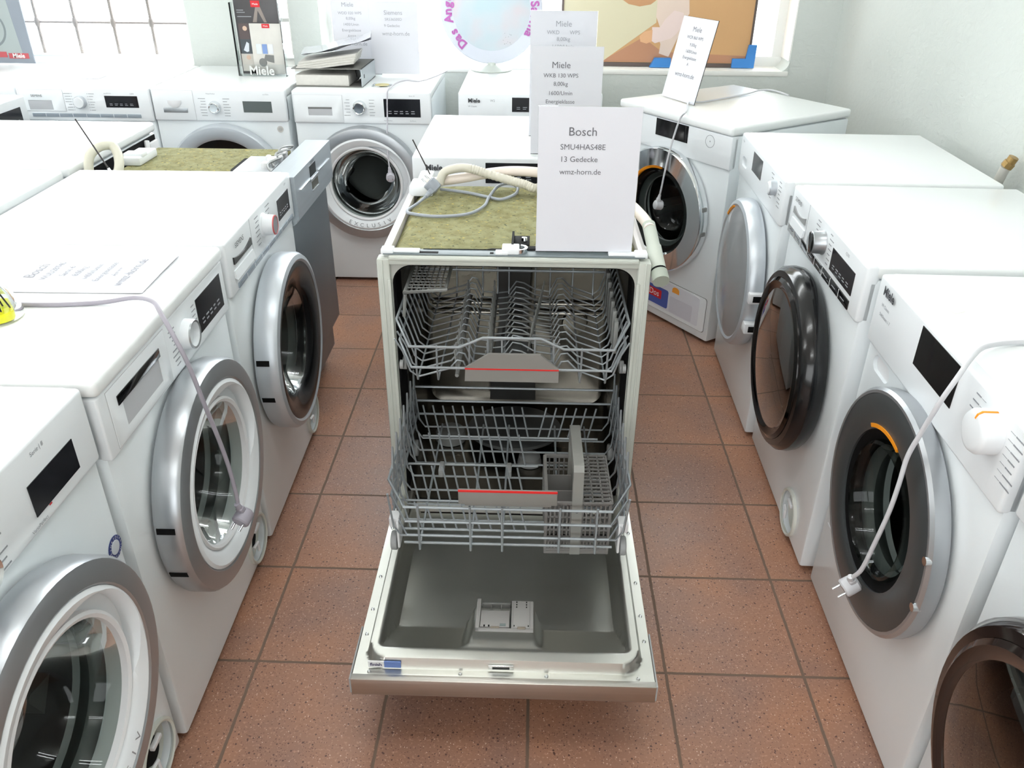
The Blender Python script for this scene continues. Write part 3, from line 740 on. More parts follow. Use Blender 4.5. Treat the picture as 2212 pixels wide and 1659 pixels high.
A['R1'] = machine('washing_machine', 'white front loader with dark brown-black glossy door, nearest at the lower right', (.705, -.605), -91, dict(
    door=(0.0, 0.462, 0.245, 'brown_black'), disp=(0.05, 0.2, 0.75, 0.81, SCREEN), dial=(-0.03, 0.78, 0.026, 'black_face')))
A['K1'] = machine('washing_machine', 'white appliance at the far left end of the back row under the poster', (-2.50, 2.235), 0, dict(
    door=(0.0, 0.465, 0.240, 'white_inner'), disp=(0.10, 0.24, 0.75, 0.81, SCREEN), dial=(0, 0.78, 0.026, 'chrome')))
A['K2'] = machine('washing_machine', 'white front loader in the back row with bluish grey drawer grip and button strip', (-1.912, 2.228), 0, dict(w=0.565,
    door=(0.0, 0.455, 0.240, 'silver_black'), disp=(0.090, 0.229, 0.770, 0.817, SCREEN), dial=(-0.015, 0.791, 0.025, 'white_small'), labels=(7, 0.011), dots=True, pz0=0.712,
    drawer=(-0.272, -0.085, 0.752, 0.838, -0.240, -0.138, 0.759, 0.796, 'blue'), strip=(-0.235, 0.230, 0.729, 0.743, SIEM_BLUE), brand=[('SIEMENS', -0.222, 0.814, 0.013, 0.0)], small=[('iQ800', 0.20, 0.826, 0.007), ('speedPerfect', 0.09, 0.827, 0.006)]))
A['K3'] = machine('washing_machine', 'white front loader with chrome dial and pale silver door behind the slim dishwasher', (-1.342, 2.232), 0, dict(w=0.567,
    door=(0.0, 0.462, 0.250, 'pale_silver_wide'), disp=(0.101, 0.222, 0.757, 0.802, SCREENG), disp_text=False, dial=(-0.019, 0.776, 0.023, 'chrome'), labels=(7, 0.0115), pz0=0.718,
    drawer=(-0.278, -0.106, 0.722, 0.842, -0.240, -0.136, 0.752, 0.802, 'metal'), small=[('WaterPerfect', -0.05, 0.83, 0.007), ('ecoTime', 0.19, 0.83, 0.007)]))
A['K4'] = machine('washing_machine', 'white front loader with grey-ringed round door under the stack of binders', (-.739, 2.228), 0, dict(w=0.582, lid_over=False,
    door=(0.0, 0.470, 0.243, 'white_inner'), ring_text=('EXCLUSIV', 0.180, R(244), R(302)), disp=(0.093, 0.246, 0.747, 0.820, SCREEN), dial=(-0.009, 0.783, 0.027, 'chrome'), labels=(6, 0.0125), pz0=0.716,
    drawer=(-0.285, -0.080, 0.722, 0.832, -0.227, -0.126, 0.752, 0.784, 'white'), small=[('BOSCH', -0.20, 0.797, 0.013), ('Serie | 8', 0.20, 0.832, 0.007), ('VarioPerfect', 0.09, 0.732, 0.007), ('EcoSilence', 0.2, 0.732, 0.006)]))
A['K5'] = machine('washing_machine', 'white front loader at the rear centre carrying the round sign', (-.035, 2.228), 0, dict(
    door=(0.0, 0.470, 0.243, 'graphite'), disp=(-0.075, 0.088, 0.775, 0.832, SCREEN), dial=(0.21, 0.80, 0.022, 'white_orange'), labels=(7, 0.012), pz0=0.70,
    brand=[('Miele', -0.258, 0.818, 0.023, 0.0007)], small=[('W2', -0.166, 0.818, 0.013), ('W Classic', -0.258, 0.795, 0.009)]))
A['K6'] = machine('washing_machine', 'white front loader standing alone behind the open dishwasher, with two price sheets on top', (-.085, 1.192), 0, dict(
    door=(0.0, 0.470, 0.243, 'graphite'), disp=(-0.075, 0.090, 0.770, 0.832, SCREEN), dial=(0.21, 0.80, 0.022, 'white_orange'), labels=(7, 0.012), pz0=0.70,
    brand=[('Miele', -0.258, 0.815, 0.024, 0.0008)], small=[('W1', -0.158, 0.815, 0.013)]))
A['RC'] = machine('washing_machine', 'white front loader turned in the corner, with chrome door ring and red-blue flap print', (.507, 1.887), -55.5, dict(w=0.615, d=0.63, lid_over=True,
    door=(0.0, 0.478, 0.245, 'chrome'), disp=(-0.087, 0.089, 0.753, 0.815, BLACK), disp_text=False, slot=(-0.245, -0.185, 0.716, 0.018), pz0=0.700, small=[('Miele', -0.285, 0.80, 0.02), ('WCR', -0.21, 0.80, 0.01)]))

# neighbours of the second row seen from behind
A['B'] = machine('washing_machine', 'white appliance showing its open rear beside the beige hose', (-1.935, 1.297), -90, dict(front=False, lid_over=True))
A['C'] = machine('washing_machine', 'white appliance seen from its closed rear, cut off by the left edge', (-1.935, 0.672), -90, dict(front=False, lid_over=True))
g = G()
g.box(-0.27, 0.27, 0.597, 0.600, 0.755, 0.815)
part('rear_opening', g, BLACKM, A['B'], 'dark open strip under the lid')
g = G(); g.box(-0.265, -0.20, 0.600, 0.612, 0.70, 0.80, 0.004)
part('rear_bracket', g, PLW2, A['B'])
g = G(); g.tube([(-0.19, 0.606, 0.81), (-0.16, 0.615, 0.76), (-0.13, 0.61, 0.72)], 0.009, 8, 5)
part('rear_bracket', g, PLW2, A['B'])
A['A'] = machine('washing_machine', 'white front loader at the left edge of the photo showing only its slanted dark display', (-2.06, 1.755), 90, dict(
    door=(0.0, 0.465, 0.240, 'white_inner'), disp=(0.105, 0.250, 0.745, 0.812, SCREEN), dial=(0, 0.78, 0.026, 'chrome')))

# printed sticker, seal
def disc_sticker(parent, u, z, r, col, inner, name='sticker', y=0.0055):
    o = part(name, G().lathe([(r, -y), (r, -y+0.0009), (0, -y+0.0011)], (u, z), 'y', 28), col, parent)
    part('sticker_face', G().lathe([(r*0.62, -y+0.001), (r*0.6, -y+0.0016), (0, -y+0.0016)], (u, z), 'y', 24), inner, o)
    return o
st = disc_sticker(A['L1'], 0.276, 0.549, 0.021, mat('blue_print', rgb(52, 66, 128), 0.4), mat('pale_sticker', rgb(206, 210, 216), 0.4))
g2 = G()
for i in range(16):
    a = 2*PI*i/16; tfront(g2, 'EASDTRNI'[i % 8], 0.007, 0.276+0.0172*math.cos(a), 0.0035, 0.549+0.0172*math.sin(a), rot=a-PI/2)
part('sticker_print', g2, INKW, st)
st = disc_sticker(A['K3'], 0.244, 0.688, 0.0135, mat('grey_sticker', rgb(200, 198, 194), 0.5), mat('grey_sticker_face', rgb(178, 178, 176), 0.5))
part('screen_mark', G().box(0.15, 0.156, -0.0035, -0.0028, 0.738, 0.740), RED, A['L1'])

# corner machine: lower flap with printed sheet, logo circle
g = G()
rd = 0.012
def rrect(x0, x1, z0, z1, r, n=5):
    P = []
    for (cx, cz, a0) in ((x1-r, z1-r, 0), (x0+r, z1-r, 90), (x0+r, z0+r, 180), (x1-r, z0+r, 270)):
        for i in range(n+1):
            a = R(a0+90*i/n); P.append((cx+r*math.cos(a), cz+r*math.sin(a)))
    return P
RCm = A['RC']
fl = part('service_flap', G().prism(rrect(-0.285, 0.285, 0.048, 0.190, rd), 'xz', 0.0035, 0.02), PLW, RCm)
part('flap_joint', G().prism(rrect(-0.287, 0.287, 0.046, 0.192, rd), 'xz', 0.0052, 0.02), MIDG, RCm)
pl = G()
def fq(g, pts, y): g.bm.faces.new([g.bm.verts.new((p[0], y, p[1])) for p in pts]); return g
sheet = part('printed_sheet', G().prism(rrect(-0.17, 0.25, 0.062, 0.184, 0.006), 'xz', 0.0026, 0.0034), PAPER, fl)
part('blue_patch', G().prism(rrect(-0.055, 0.075, 0.070, 0.150, 0.01), 'xz', 0.0018, 0.0027), mat('blue_patch', rgb(72, 90, 164), 0.5), sheet)
part('red_banner', G().box(-0.125, 0.035, 0.0010, 0.0019, 0.100, 0.137), RED, sheet)
g = G(); tfront(g, 'TwinDos', 0.036, -0.045, 0.0006, 0.1185); part('banner_lettering', g, INKW, sheet)
for u in (-0.008, 0.115):
    part('orange_tab', G().prism([(u-0.02, 0.155), (u+0.02, 0.155)]+[(u+0.02*math.cos(a), 0.167+0.013*math.sin(a)) for a in [PI*i/8 for i in range(9)]], 'xz', 0.0018, 0.0027), mat('orange_tab', rgb(238, 160, 60), 0.5), sheet)
part('grey_patch', G().prism(rrect(0.085, 0.215, 0.066, 0.135, 0.008), 'xz', 0.0020, 0.0027), mat('lilac_grey', rgb(205, 205, 214), 0.5), sheet)
cpn = [c for c in RCm.children if c.name.startswith('control_panel')][0]
part('touch_ring', G().lathe([(0.021, 0.0018), (0.021, 0.0026), (0.0225, 0.0026), (0.0225, 0.0018)], (0.202, 0.783), 'y', 36, True).lathe([(0.003, 0.0018), (0.002, 0.0024), (0.0, 0.0024)], (0.202, 0.783), 'y', 12), INKL, cpn)
# R2: faint yellow smear on the lid
part('lid_stain', G().prism([(-0.21, 0.075), (-0.18, 0.052), (-0.13, 0.050), (-0.10, 0.062), (-0.11, 0.085), (-0.15, 0.082), (-0.19, 0.094)], 'xy', 0.8502, 0.8504), mat('lid_stain', rgb(238, 240, 228), 0.4), A['R2'])

# ------------------------------------------------------------------ slim dishwasher (closed, side on)
D2 = thing('dishwasher', 'slim dishwasher with silver control panel, raw grey steel door and green wool top', 'dishwasher', (-0.722, 1.222, -0.018), R(90))
hw = 0.224
part('cabinet', G().box(-hw, hw, 0.03, 0.56, 0.09, 0.805, 0.004), RAWSTEEL, D2)
part('plinth', G().box(-hw, hw, 0.09, 0.54, 0.0185, 0.09), BLACKM, D2)
part('door', G().box(-hw, hw, 0.0, 0.028, 0.215, 0.712, 0.002), RAWSTEEL, D2, 'bare grey steel door panel')
cp2 = part('control_panel', G().prism([(-0.028, 0.850), (-0.028, 0.728), (-0.020, 0.720), (-0.020, 0.714), (-0.010, 0.706), (0.018, 0.700), (0.052, 0.706), (0.052, 0.850)], 'yz', -hw, hw), CTRLS, D2, 'silver control panel')
part('display', G().box(-0.055, -0.005+0.02, -0.0292, -0.027, 0.803, 0.836), SCREEN, cp2)
part('handle_recess', G().box(-0.045, 0.028, -0.0291, -0.026, 0.762, 0.792), mat('recess_shade', rgb(112, 110, 98), 0.3, metal=0.7), cp2)
g = G(); g.box(-0.175, -0.055, -0.031, -0.027, 0.7975, 0.800); g.box(0.045, 0.19, -0.031, -0.027, 0.797, 0.7995); part('trim_line', g, CHROME, cp2)
part('panel_ledge', G().box(-0.06, 0.03, -0.033, -0.027, 0.790, 0.799, 0.001).box(-0.045, 0.028, -0.031, -0.027, 0.757, 0.760), SILVER, cp2)
g = G(); tfront(g, 'SIEMENS', 0.012, -0.02, -0.0295, 0.842); part('brand_lettering', g, INK, cp2)
wt = G().box(-hw+0.012, hw-0.012, 0.10, 0.55, 0.806, 0.822, 0.008, 3)
o = part('wool_insulation', wt, WOOL, D2, 'green mineral wool blanket on top')
tr = part('top_tray', G().box(-0.08, 0.10, 0.085, 0.20, 0.822, 0.826, 0.002), mat('tray_grey', rgb(188, 192, 196), 0.4), D2)
part('tray_edge', G().prism([(-0.09, 0.075), (-0.09, 0.205), (-0.05, 0.215), (0.08, 0.215), (0.12, 0.15), (0.12, 0.075)], 'xy', 0.8212, 0.8225), BLACKM, tr)
rr = random.Random(9)
for i, (x, y, s) in enumerate([(-0.04, 0.11, .03), (0.0, 0.10, .035), (0.04, 0.09, .03), (0.09, 0.09, .03), (0.13, 0.10, .028), (0.06, 0.13, .022)]):
    part('wiring_clip', G().box(x-s/2, x+s/2, y-s/3, y+s/3, 0.824, 0.824+s*0.7, 0.004, 2), PLW2, D2)
g = G()
for i in range(4): g.tube([(-0.1+i*.06, 0.075+.01*i, 0.83), (-0.05+i*.05, 0.10, 0.84+.004*i), (0.02+i*.05, 0.08, 0.842), (0.09+i*.03, 0.10, 0.83)], 0.0035, 6, 5)
part('wiring', g, GREYP, D2)
part('corner_cap', G().box(-0.03, 0.10, 0.50, 0.56, 0.822, 0.848, 0.006, 2).box(-0.01, 0.03, 0.50, 0.56, 0.84, 0.856, 0.004), PLW, D2, 'white plastic rear corner cap')
g = G().tube([(-1.30, 1.02, 0.78), (-1.302, 1.05, 0.86), (-1.288, 1.09, 0.885), (-1.262, 1.115, 0.885), (-1.24, 1.10, 0.87), (-1.222, 1.06, 0.84), (-1.225, 1.015, 0.80)], 0.0135, 12, 8)
tag(part('drain_hose', g, mat('beige_hose', rgb(202, 200, 184), 0.5)), 'beige hose looped behind the slim dishwasher near the two rear-facing appliances', 'hose')
g = G().tube([(-1.222, 1.0, 0.845), (-1.284, 1.0, 0.985)], 0.0022, 6)
o = part('rod', g, mat('black_rod', rgb(50, 46, 46), 0.4)); tag(o, 'thin dark rod sticking up by the slim dishwasher hose', 'rod')
part('rod_socket', G().tube([(-1.215, 1.0, 0.83), (-1.224, 1.0, 0.850)], 0.004, 8), PLW, o)

# ------------------------------------------------------------------ open dishwasher
DW = thing('dishwasher', 'open stainless dishwasher in the centre aisle, door down and both baskets pulled out', 'dishwasher', (-0.052, 0.391, 0), R(0.1))
# outer shell
part('side_panel', G().box(-0.298, -0.284, 0.022, 0.545, 0.10, 0.806, 0.002), mat('shell_side', rgb(150, 152, 150), 0.5, metal=0.3), DW)
part('side_panel', G().box(0.284, 0.298, 0.022, 0.545, 0.10, 0.806, 0.002), MATS['shell_side'], DW)
part('back_panel', G().box(-0.29, 0.29, 0.545, 0.56, 0.10, 0.806, 0.002), MATS['shell_side'], DW)
part('plinth', G().box(-0.285, 0.285, 0.06, 0.55, 0.015, 0.135, 0.003), DARKP, DW)
for x in (-0.25, 0.25):
    for y in (0.09, 0.5): part('foot', G().cyl((x, y, 0), (x, y, 0.02), 0.02, 12), FOOT, DW)
# tub: rounded shell swept along y
def tubshell(x, z0, z1, r, y0, y1, th, inset=0.0):
    g = G(); P = rrect(-x, x, z0, z1, r, 6); Q = rrect(-x-th, x+th, z0-th, z1+th, r+th, 6); n = len(P)
    rings = [[g.bm.verts.new((p[0], y0, p[1])) for p in P], [g.bm.verts.new((p[0], y1-0.03, p[1])) for p in P],
             [g.bm.verts.new((p[0]*0.985, y1-0.008, (p[1]-(z0+z1)/2)*0.985+(z0+z1)/2)) for p in P], [g.bm.verts.new((p[0]*0.94, y1, (p[1]-(z0+z1)/2)*0.94+(z0+z1)/2)) for p in P]]
    for a, b in zip(rings, rings[1:]):
        for i in range(n): g.bm.faces.new((a[i], b[i], b[(i+1) % n], a[(i+1) % n]))
    g.bm.faces.new(rings[-1])
    o0 = [g.bm.verts.new((p[0], y0, p[1])) for p in Q]; o1 = [g.bm.verts.new((p[0], y1+th, p[1])) for p in Q]
    for i in range(n):
        g.bm.faces.new((rings[0][i], rings[0][(i+1) % n], o0[(i+1) % n], o0[i])); g.bm.faces.new((o0[i], o0[(i+1) % n], o1[(i+1) % n], o1[i]))
    g.bm.faces.new(list(reversed(o1)))
    bmesh.ops.recalc_face_normals(g.bm, faces=g.bm.faces)
    return g
tub = part('tub', tubshell(0.268, 0.158, 0.815, 0.045, 0.012, 0.515, 0.006), TUB, DW, 'stainless inner tub')
g = G()
for z in (0.50, 0.47): g.box(-0.25, -0.02, 0.500, 0.513, z-0.006, z+0.006, 0.005); g.box(0.05, 0.25, 0.500, 0.513, z-0.006, z+0.006, 0.005)
part('tub_rib', g, TUB, tub)
part('tub_rail', G().box(-0.268, -0.256, 0.02, 0.46, 0.600, 0.622, 0.003), DARKP, tub); part('tub_rail', G().box(0.256, 0.268, 0.02, 0.46, 0.600, 0.622, 0.003), DARKP, tub)
# dark soft gasket lining the mouth
g = G(); P = rrect(-0.269, 0.269, 0.158, 0.816, 0.045, 7)
g.tube([(p[0], 0.010, p[1]) for p in P], 0.0065, 8, closed=True)
part('mouth_gasket', g, BLACKM, DW)
part('side_lining', G().box(-0.2675, -0.2655, 0.012, 0.10, 0.17, 0.77), BLACKM, tub); part('side_lining', G().box(0.2655, 0.2675, 0.012, 0.10, 0.17, 0.77), BLACKM, tub)  # black strips imitate the dark reflection on the front of the tub walls
# front frame with rounded mouth
fr_o = [(-0.276, 0.13), (0.276, 0.13), (0.276, 0.833), (-0.276, 0.833)]
g = G().prism(fr_o, 'xz', 0.0, 0.014); fr_ = part('front_frame', g, mat('frame_grey', rgb(176, 178, 172), 0.45), DW)
cut(fr_, G().prism(rrect(-0.268, 0.268, 0.158, 0.815, 0.045, 8), 'xz', -0.02, 0.04))
for s in (-1, 1):
    g = G()
    g.box(min(s*0.299, s*0.270), max(s*0.299, s*0.270), -0.012, 0.022, 0.14, 0.832, 0.005, 2)
    g.box(min(s*0.289, s*0.285), max(s*0.289, s*0.285), -0.0145, -0.011, 0.14, 0.83, 0.001)
    g.box(min(s*0.277, s*0.269), max(s*0.277, s*0.269), -0.016, -0.010, 0.14, 0.785, 0.002)
    part('side_strip', g, FRAMEG, DW)
g = G(); g.box(-0.272, 0.272, -0.010, 0.014, 0.818, 0.838, 0.003); g.box(-0.270, 0.270, -0.0125, -0.009, 0.829, 0.836, 0.002)
part('top_strip', g, FRAMEG, DW)
tr_ = part('top_rail', G().box(-0.285, 0.285, -0.002, 0.030, 0.8385, 0.8415, 0.001), mat('rail_grey', rgb(112, 122, 126), 0.5), DW)
g = G(); g.prism([(-0.20, 0.028), (-0.06, 0.030), (-0.05, 0.036), (0.26, 0.036), (0.26, 0.028)], 'xy', 0.8415, 0.843)
g.prism([(-0.02, 0.034), (0.0, 0.052), (0.05, 0.052), (0.05, 0.034)], 'xy', 0.8415, 0.844); g.box(-0.205, -0.165, 0.004, 0.013, 0.8415, 0.8425); g.box(-0.052, -0.044, 0.006, 0.014, 0.8415, 0.8425)
part('rail_backing', g, BLACKM, tr_)
for s in (-1, 1):
    part('corner_bracket', G().box(min(s*0.288, s*0.205), max(s*0.288, s*0.205), 0.002, 0.020, 0.8415, 0.8475, 0.002).box(min(s*0.290, s*0.262), max(s*0.290, s*0.262), -0.001, 0.026, 0.838, 0.850, 0.003), PLW, tr_)
br = part('fixing_bracket', G().box(-0.006, 0.034, 0.055, 0.115, 0.843, 0.8455, 0.001).box(-0.006, -0.001, 0.03, 0.115, 0.843, 0.856), BLACKM, DW, 'black fixing bracket')
part('bracket_screw', G().lathe([(0.0, 0.853), (0.006, 0.852), (0.0075, 0.8455)], (0.022, 0.085), 'z', 14), CHROME, br)
lt = part('door_latch', G().box(-0.026, 0.012, 0.0, 0.038, 0.8415, 0.855, 0.003).box(-0.040, -0.012, -0.002, 0.018, 0.8415, 0.848, 0.002), PLW, DW, 'white latch block')
part('latch_hook', G().lathe([(0.012, 0.842), (0.018, 0.842), (0.018, 0.852), (0.012, 0.852)], (0.012, 0.022), 'z', 20, True, R(-100), R(80)), CHROME, lt)
# mineral wool on top, slightly sagging with rounded rim
g = G(); NX, NY = 28, 26; vs = []
for j in range(NY+1):
    row = []
    for i in range(NX+1):
        x = -0.276+0.552*i/NX; y = 0.034+0.52*j/NY
        ex = min(1, (0.276-abs(x))/0.02); ey = min(1, min(y-0.034, 0.554-y)/0.015)
        z = 0.815+0.020*math.sqrt(max(0, min(ex, 1)))*math.sqrt(max(0, min(1, 0.35+ey)))+0.002*math.sin(x*23+1)*math.cos(y*19)
        row.append(g.bm.verts.new((x, y, z)))
    vs.append(row)
for j in range(NY):
    for i in range(NX): g.bm.faces.new((vs[j][i], vs[j][i+1], vs[j+1][i+1], vs[j+1][i]))
bd = vs[0]+[r_[-1] for r_ in vs[1:]]+list(reversed(vs[-1][:-1]))+[r_[0] for r_ in reversed(vs[1:-1])]
lo = [g.bm.verts.new((v.co.x, v.co.y, 0.806)) for v in bd]
for i in range(len(bd)): g.bm.faces.new((bd[i], bd[(i+1) % len(bd)], lo[(i+1) % len(bd)], lo[i]))
g.bm.faces.new(lo); bmesh.ops.recalc_face_normals(g.bm, faces=g.bm.faces)
part('wool_insulation', g, WOOL, DW, 'olive green mineral wool blanket on top', 60)
part('felt_edge', G().prism([(-0.297, 0.806), (-0.277, 0.806), (-0.277, 0.834), (-0.285, 0.838), (-0.295, 0.832)], 'xz', 0.03, 0.53), mat('white_felt', rgb(226, 222, 222), 0.8), DW)
part('felt_edge', G().prism([(0.297, 0.806), (0.277, 0.806), (0.277, 0.834), (0.285, 0.838), (0.295, 0.832)], 'xz', 0.03, 0.53), MATS['white_felt'], DW)
part('corner_cap', G().box(-0.290, -0.225, 0.44, 0.52, 0.832, 0.862, 0.008, 2).box(-0.270, -0.23, 0.48, 0.55, 0.85, 0.876, 0.008, 2), PLW, DW, 'white plastic rear corner cap')

# ---- door lying open
door_ = part('door', G().box(-0.299, 0.299, -0.572, -0.012, 0.146, 0.181, 0.002), STEELX, DW, 'fold-down door')
part('door_end_cap', G().box(-0.3005, 0.3005, -0.586, -0.571, 0.139, 0.183, 0.002), STEELX, door_, 'brushed steel control panel edge')
g = G()
for s in (-1, 1): g.box(min(s*0.2985, s*0.3015), max(s*0.2985, s*0.3015), -0.586, -0.45, 0.145, 0.184)
part('door_side_cap', g, GREYP, door_)
def sstep(a, b, x):
    t = max(0, min(1, (x-a)/(b-a))); return t*t*(3-2*t)
def rsd(x, y, x0, x1, y0, y1, r):     # signed distance to a rounded rectangle, positive inside
    cx, cy = (x0+x1)/2, (y0+y1)/2; qx = abs(x-cx)-(x1-x0)/2+r; qy = abs(y-cy)-(y1-y0)/2+r
    return r-(math.hypot(max(qx, 0), max(qy, 0))+min(max(qx, qy), 0))
def hh(x, y):
    h = 0.1825
    h += 0.0235*sstep(-0.001, 0.006, rsd(x, y, -0.275, 0.275, -0.556, 0.15, 0.045))
    d = rsd(x, y, -0.252, 0.252, -0.524, 0.15, 0.02)
    side = rsd(x, y, -0.252, 0.252, -2, 2, 0.0)
    fs = y+0.524
    # straight side walls drop quickly, the front wall slopes
    dep_side = sstep(0.0, 0.018, side)
    dep_front = min(1.0, max(0.0, fs)/0.122)
    dep = min(dep_side, dep_front) * (1 if d > 0 else 0)
    # raised mount for the dispenser
    bw = 0.068+2.2*max(0, -0.500-y)**1.2
    bump = max(0, min(1, (bw+0.016-abs(x+0.004))/0.022))*(1-sstep(-0.395, -0.372, y))
    bump = bump*bump*(3-2*bump)
    dep = dep*(1-bump)+min(dep, 0.04+0.20*sstep(-0.50, -0.42, y))*bump
    return h-0.071*dep if d > 0 else h
g = G(); NX, NY = 150, 150
xs_ = [-0.297+0.594*i/NX for i in range(NX+1)]; ys_ = [-0.572+0.56*j/NY for j in range(NY+1)]
vs = [[g.bm.verts.new((x, y, hh(x, y))) for x in xs_] for y in ys_]
for j in range(NY):
    for i in range(NX): g.bm.faces.new((vs[j][i], vs[j][i+1], vs[j+1][i+1], vs[j+1][i]))
liner = part('door_liner', g, STEEL, door_, 'stamped stainless inner liner', 60)
# the slab must be hollow where the liner dips
cut(door_, G().box(-0.27, 0.27, -0.53, 0.05, 0.150, 0.30).box(-0.296, 0.296, -0.565, 0.05, 0.168, 0.30))
scr = []
for x, y in ((-0.287, -0.40), (-0.287, -0.30), (-0.287, -0.47), (-0.287, -0.13), (0.287, -0.40), (0.287, -0.30), (0.287, -0.47), (0.287, -0.13), (-0.265, -0.566), (-0.085, -0.566), (0.085, -0.566), (0.265, -0.566)):
    part('door_screw', G().lathe([(0.0, 0.1862), (0.0028, 0.1855), (0.0042, 0.1826)], (x, y), 'z', 12), CHROME, door_)
g = G().box(-0.030, 0.020, -0.5578, -0.554, 0.1875, 0.1985, 0.001); lk = part('lock_plate', g, CHROME, door_); part('lock_slot', G().box(-0.022, 0.012, -0.5586, -0.5560, 0.190, 0.196), DARKP, lk)
stk = part('label_strip', G().box(-0.268, -0.236, -0.5572, -0.5540, 0.1855, 0.2010), mat('label_white', rgb(222, 222, 222), 0.4), door_)
part('label_strip', G().box(-0.236, -0.203, -0.5574, -0.5542, 0.1855, 0.2010), mat('label_blue', rgb(92, 118, 176), 0.4), door_, 'blue label')
g = G(); tfront(g, 'finish', 0.0115, -0.252, -0.5578, 0.1935, bold=0.0003); part('label_lettering', g, mat('label_ink', rgb(60, 50, 90), 0.5), stk)
# dispenser
dpm = Matrix.Translation((-0.004, -0.424, 0.1905)) @ Matrix.Rotation(R(1), 4, 'X') @ Matrix.Diagonal((0.95, 0.86, 1, 1))
def tb(g, *a, **k): return g.box(*a, mtx=dpm, **k)
GD = mat('dispenser_grey', rgb(146, 144, 142), 0.45); GD2 = mat('dispenser_recess_grey', rgb(104, 104, 102), 0.5)
ds_ = part('detergent_dispenser', tb(tb(tb(G(), -0.062, 0.066, -0.052, -0.040, -0.03, 0.010, bev=0.002), -0.062, -0.052, -0.052, 0.054, -0.03, 0.010, bev=0.002), 0.016, 0.066, -0.05, 0.050, -0.03, 0.009, bev=0.002), GD, DW)
part('detergent_cup', tb(tb(tb(tb(G(), -0.052, 0.016, -0.04, 0.045, -0.03, -0.004), -0.050, 0.014, 0.040, 0.046, -0.02, 0.006, bev=0.001), -0.030, -0.028, 0.012, 0.042, -0.02, 0.004), -0.008, -0.006, 0.012, 0.042, -0.02, 0.004), GD2, ds_, 'darker empty detergent cup')
part('dispenser_lid', tb(G(), -0.051, 0.013, -0.038, 0.014, -0.01, 0.0105, bev=0.0015), GD, ds_)
part('rinse_aid_lid', tb(G(), 0.021, 0.058, -0.040, 0.046, 0.0, 0.0110, bev=0.0015), GD, ds_)
g = G()
for x in (0.028, 0.050):
    for i in range(3): tb(g, x-0.0012, x+0.0012, 0.024+0.008*i, 0.028+0.008*i, 0.010, 0.0115)
for x in (0.0235, 0.0545): tb(g, x-0.0010, x+0.0010, -0.037, -0.032, 0.010, 0.0115)
for x in (-0.042, -0.032): tb(g, x-0.0016, x+0.0016, -0.038, -0.033, 0.010, 0.0112)
tb(g, 0.0145, 0.0155, -0.04, 0.045, 0.008, 0.0108); tb(g, -0.062, 0.066, -0.055, -0.0525, -0.004, 0.004)
part('dispenser_slots', g, BLACKM, ds_)
part('rinse_window', tb(G(), -0.008, 0.005, -0.036, -0.028, 0.010, 0.0112), mat('window_grey', rgb(118, 128, 128), 0.2), ds_)
part('lid_catch', tb(tb(G(), 0.030, 0.049, -0.044, -0.037, 0.006, 0.0125, bev=0.002), -0.028, -0.009, -0.042, -0.037, 0.004, 0.0115, bev=0.001), mat('catch_brown', rgb(128, 118, 106), 0.5), ds_)

# ---- inside of the tub
DUCT = mat('duct_grey', rgb(72, 73, 72), 0.55)
part('water_duct', G().prism([(-0.050, 0.79), (0.030, 0.79), (0.038, 0.735), (0.038, 0.60), (0.030, 0.45), (0.055, 0.30), (0.06, 0.19), (-0.08, 0.19), (-0.075, 0.30), (-0.050, 0.45), (-0.058, 0.60), (-0.058, 0.735)], 'xz', 0.478, 0.512), DUCT, tub)
part('top_sprayer', G().box(-0.055, 0.035, 0.25, 0.48, 0.775, 0.797, 0.008, 2), DUCT, tub)
lower = part('spray_arm', G().lathe([(0.0, 0.215), (0.10, 0.213), (0.132, 0.207), (0.136, 0.200), (0.13, 0.196), (0.0, 0.190)], (0.0, 0.30), 'z', 40), mat('arm_grey', rgb(62, 64, 64), 0.5), tub, 'large dark round lower sprayer')
for v in lower.data.vertices: v.co.y = 0.30+(v.co.y-0.30)*0.85
part('salt_cap', G().lathe([(0.0, 0.192), (0.040, 0.190), (0.043, 0.183), (0.043, 0.16)], (-0.185, 0.30), 'z', 28), RACKG, tub)
part('filter_cap', G().lathe([(0.0, 0.195), (0.018, 0.19), (0.03, 0.182), (0.034, 0.16)], (0.045, 0.19), 'z', 24), MIDG, tub)
part('side_heater_cap', G().lathe([(0.0, 0.012), (0.035, 0.010), (0.038, 0.0)], (0.17, 0.44), 'y', 28, mtx=Matrix.Translation((0, 0.512, 0))), TUB, tub)

# ---- upper basket
def wires(name, polys, r, parent, m=WIRE, smooth=0, label=None, seg=6):
    g = G()
    for p in polys: g.tube(p, r, seg, smooth)
    return part(name, g, m, parent, label)
UY0, UY1 = -0.132, 0.36
def rim(z, zc=None, ins=0.0, y0=UY0, ch=0.07, xw=0.254, xf=0.218, y1=UY1, dz=0.03):
    a = [(-xw+ins, y1, z+dz), (-xw+ins, y0+ch, z+dz), (-xf+ins*0.6, y0, z)]
    b = [(xf-ins*0.6, y0, z), (xw-ins, y0+ch, z+dz), (xw-ins, y1, z+dz)]
    mid = [(-0.112, y0, z), (-0.060, y0, zc), (0.062, y0, zc), (0.112, y0, z)] if zc else []
    return a+mid+b+[(-xw+ins, y1, z+dz)]
ub = wires('upper_basket', [rim(0.682, 0.706), rim(0.632, 0.0 or 0.633, 0.004)], 0.0032, DW, label='upper wire basket', seg=8)
base = []
xsU = [-0.21, -0.17, -0.13, -0.09, -0.05, -0.01, 0.03, 0.07, 0.11, 0.15, 0.19]
ZB = 0.598
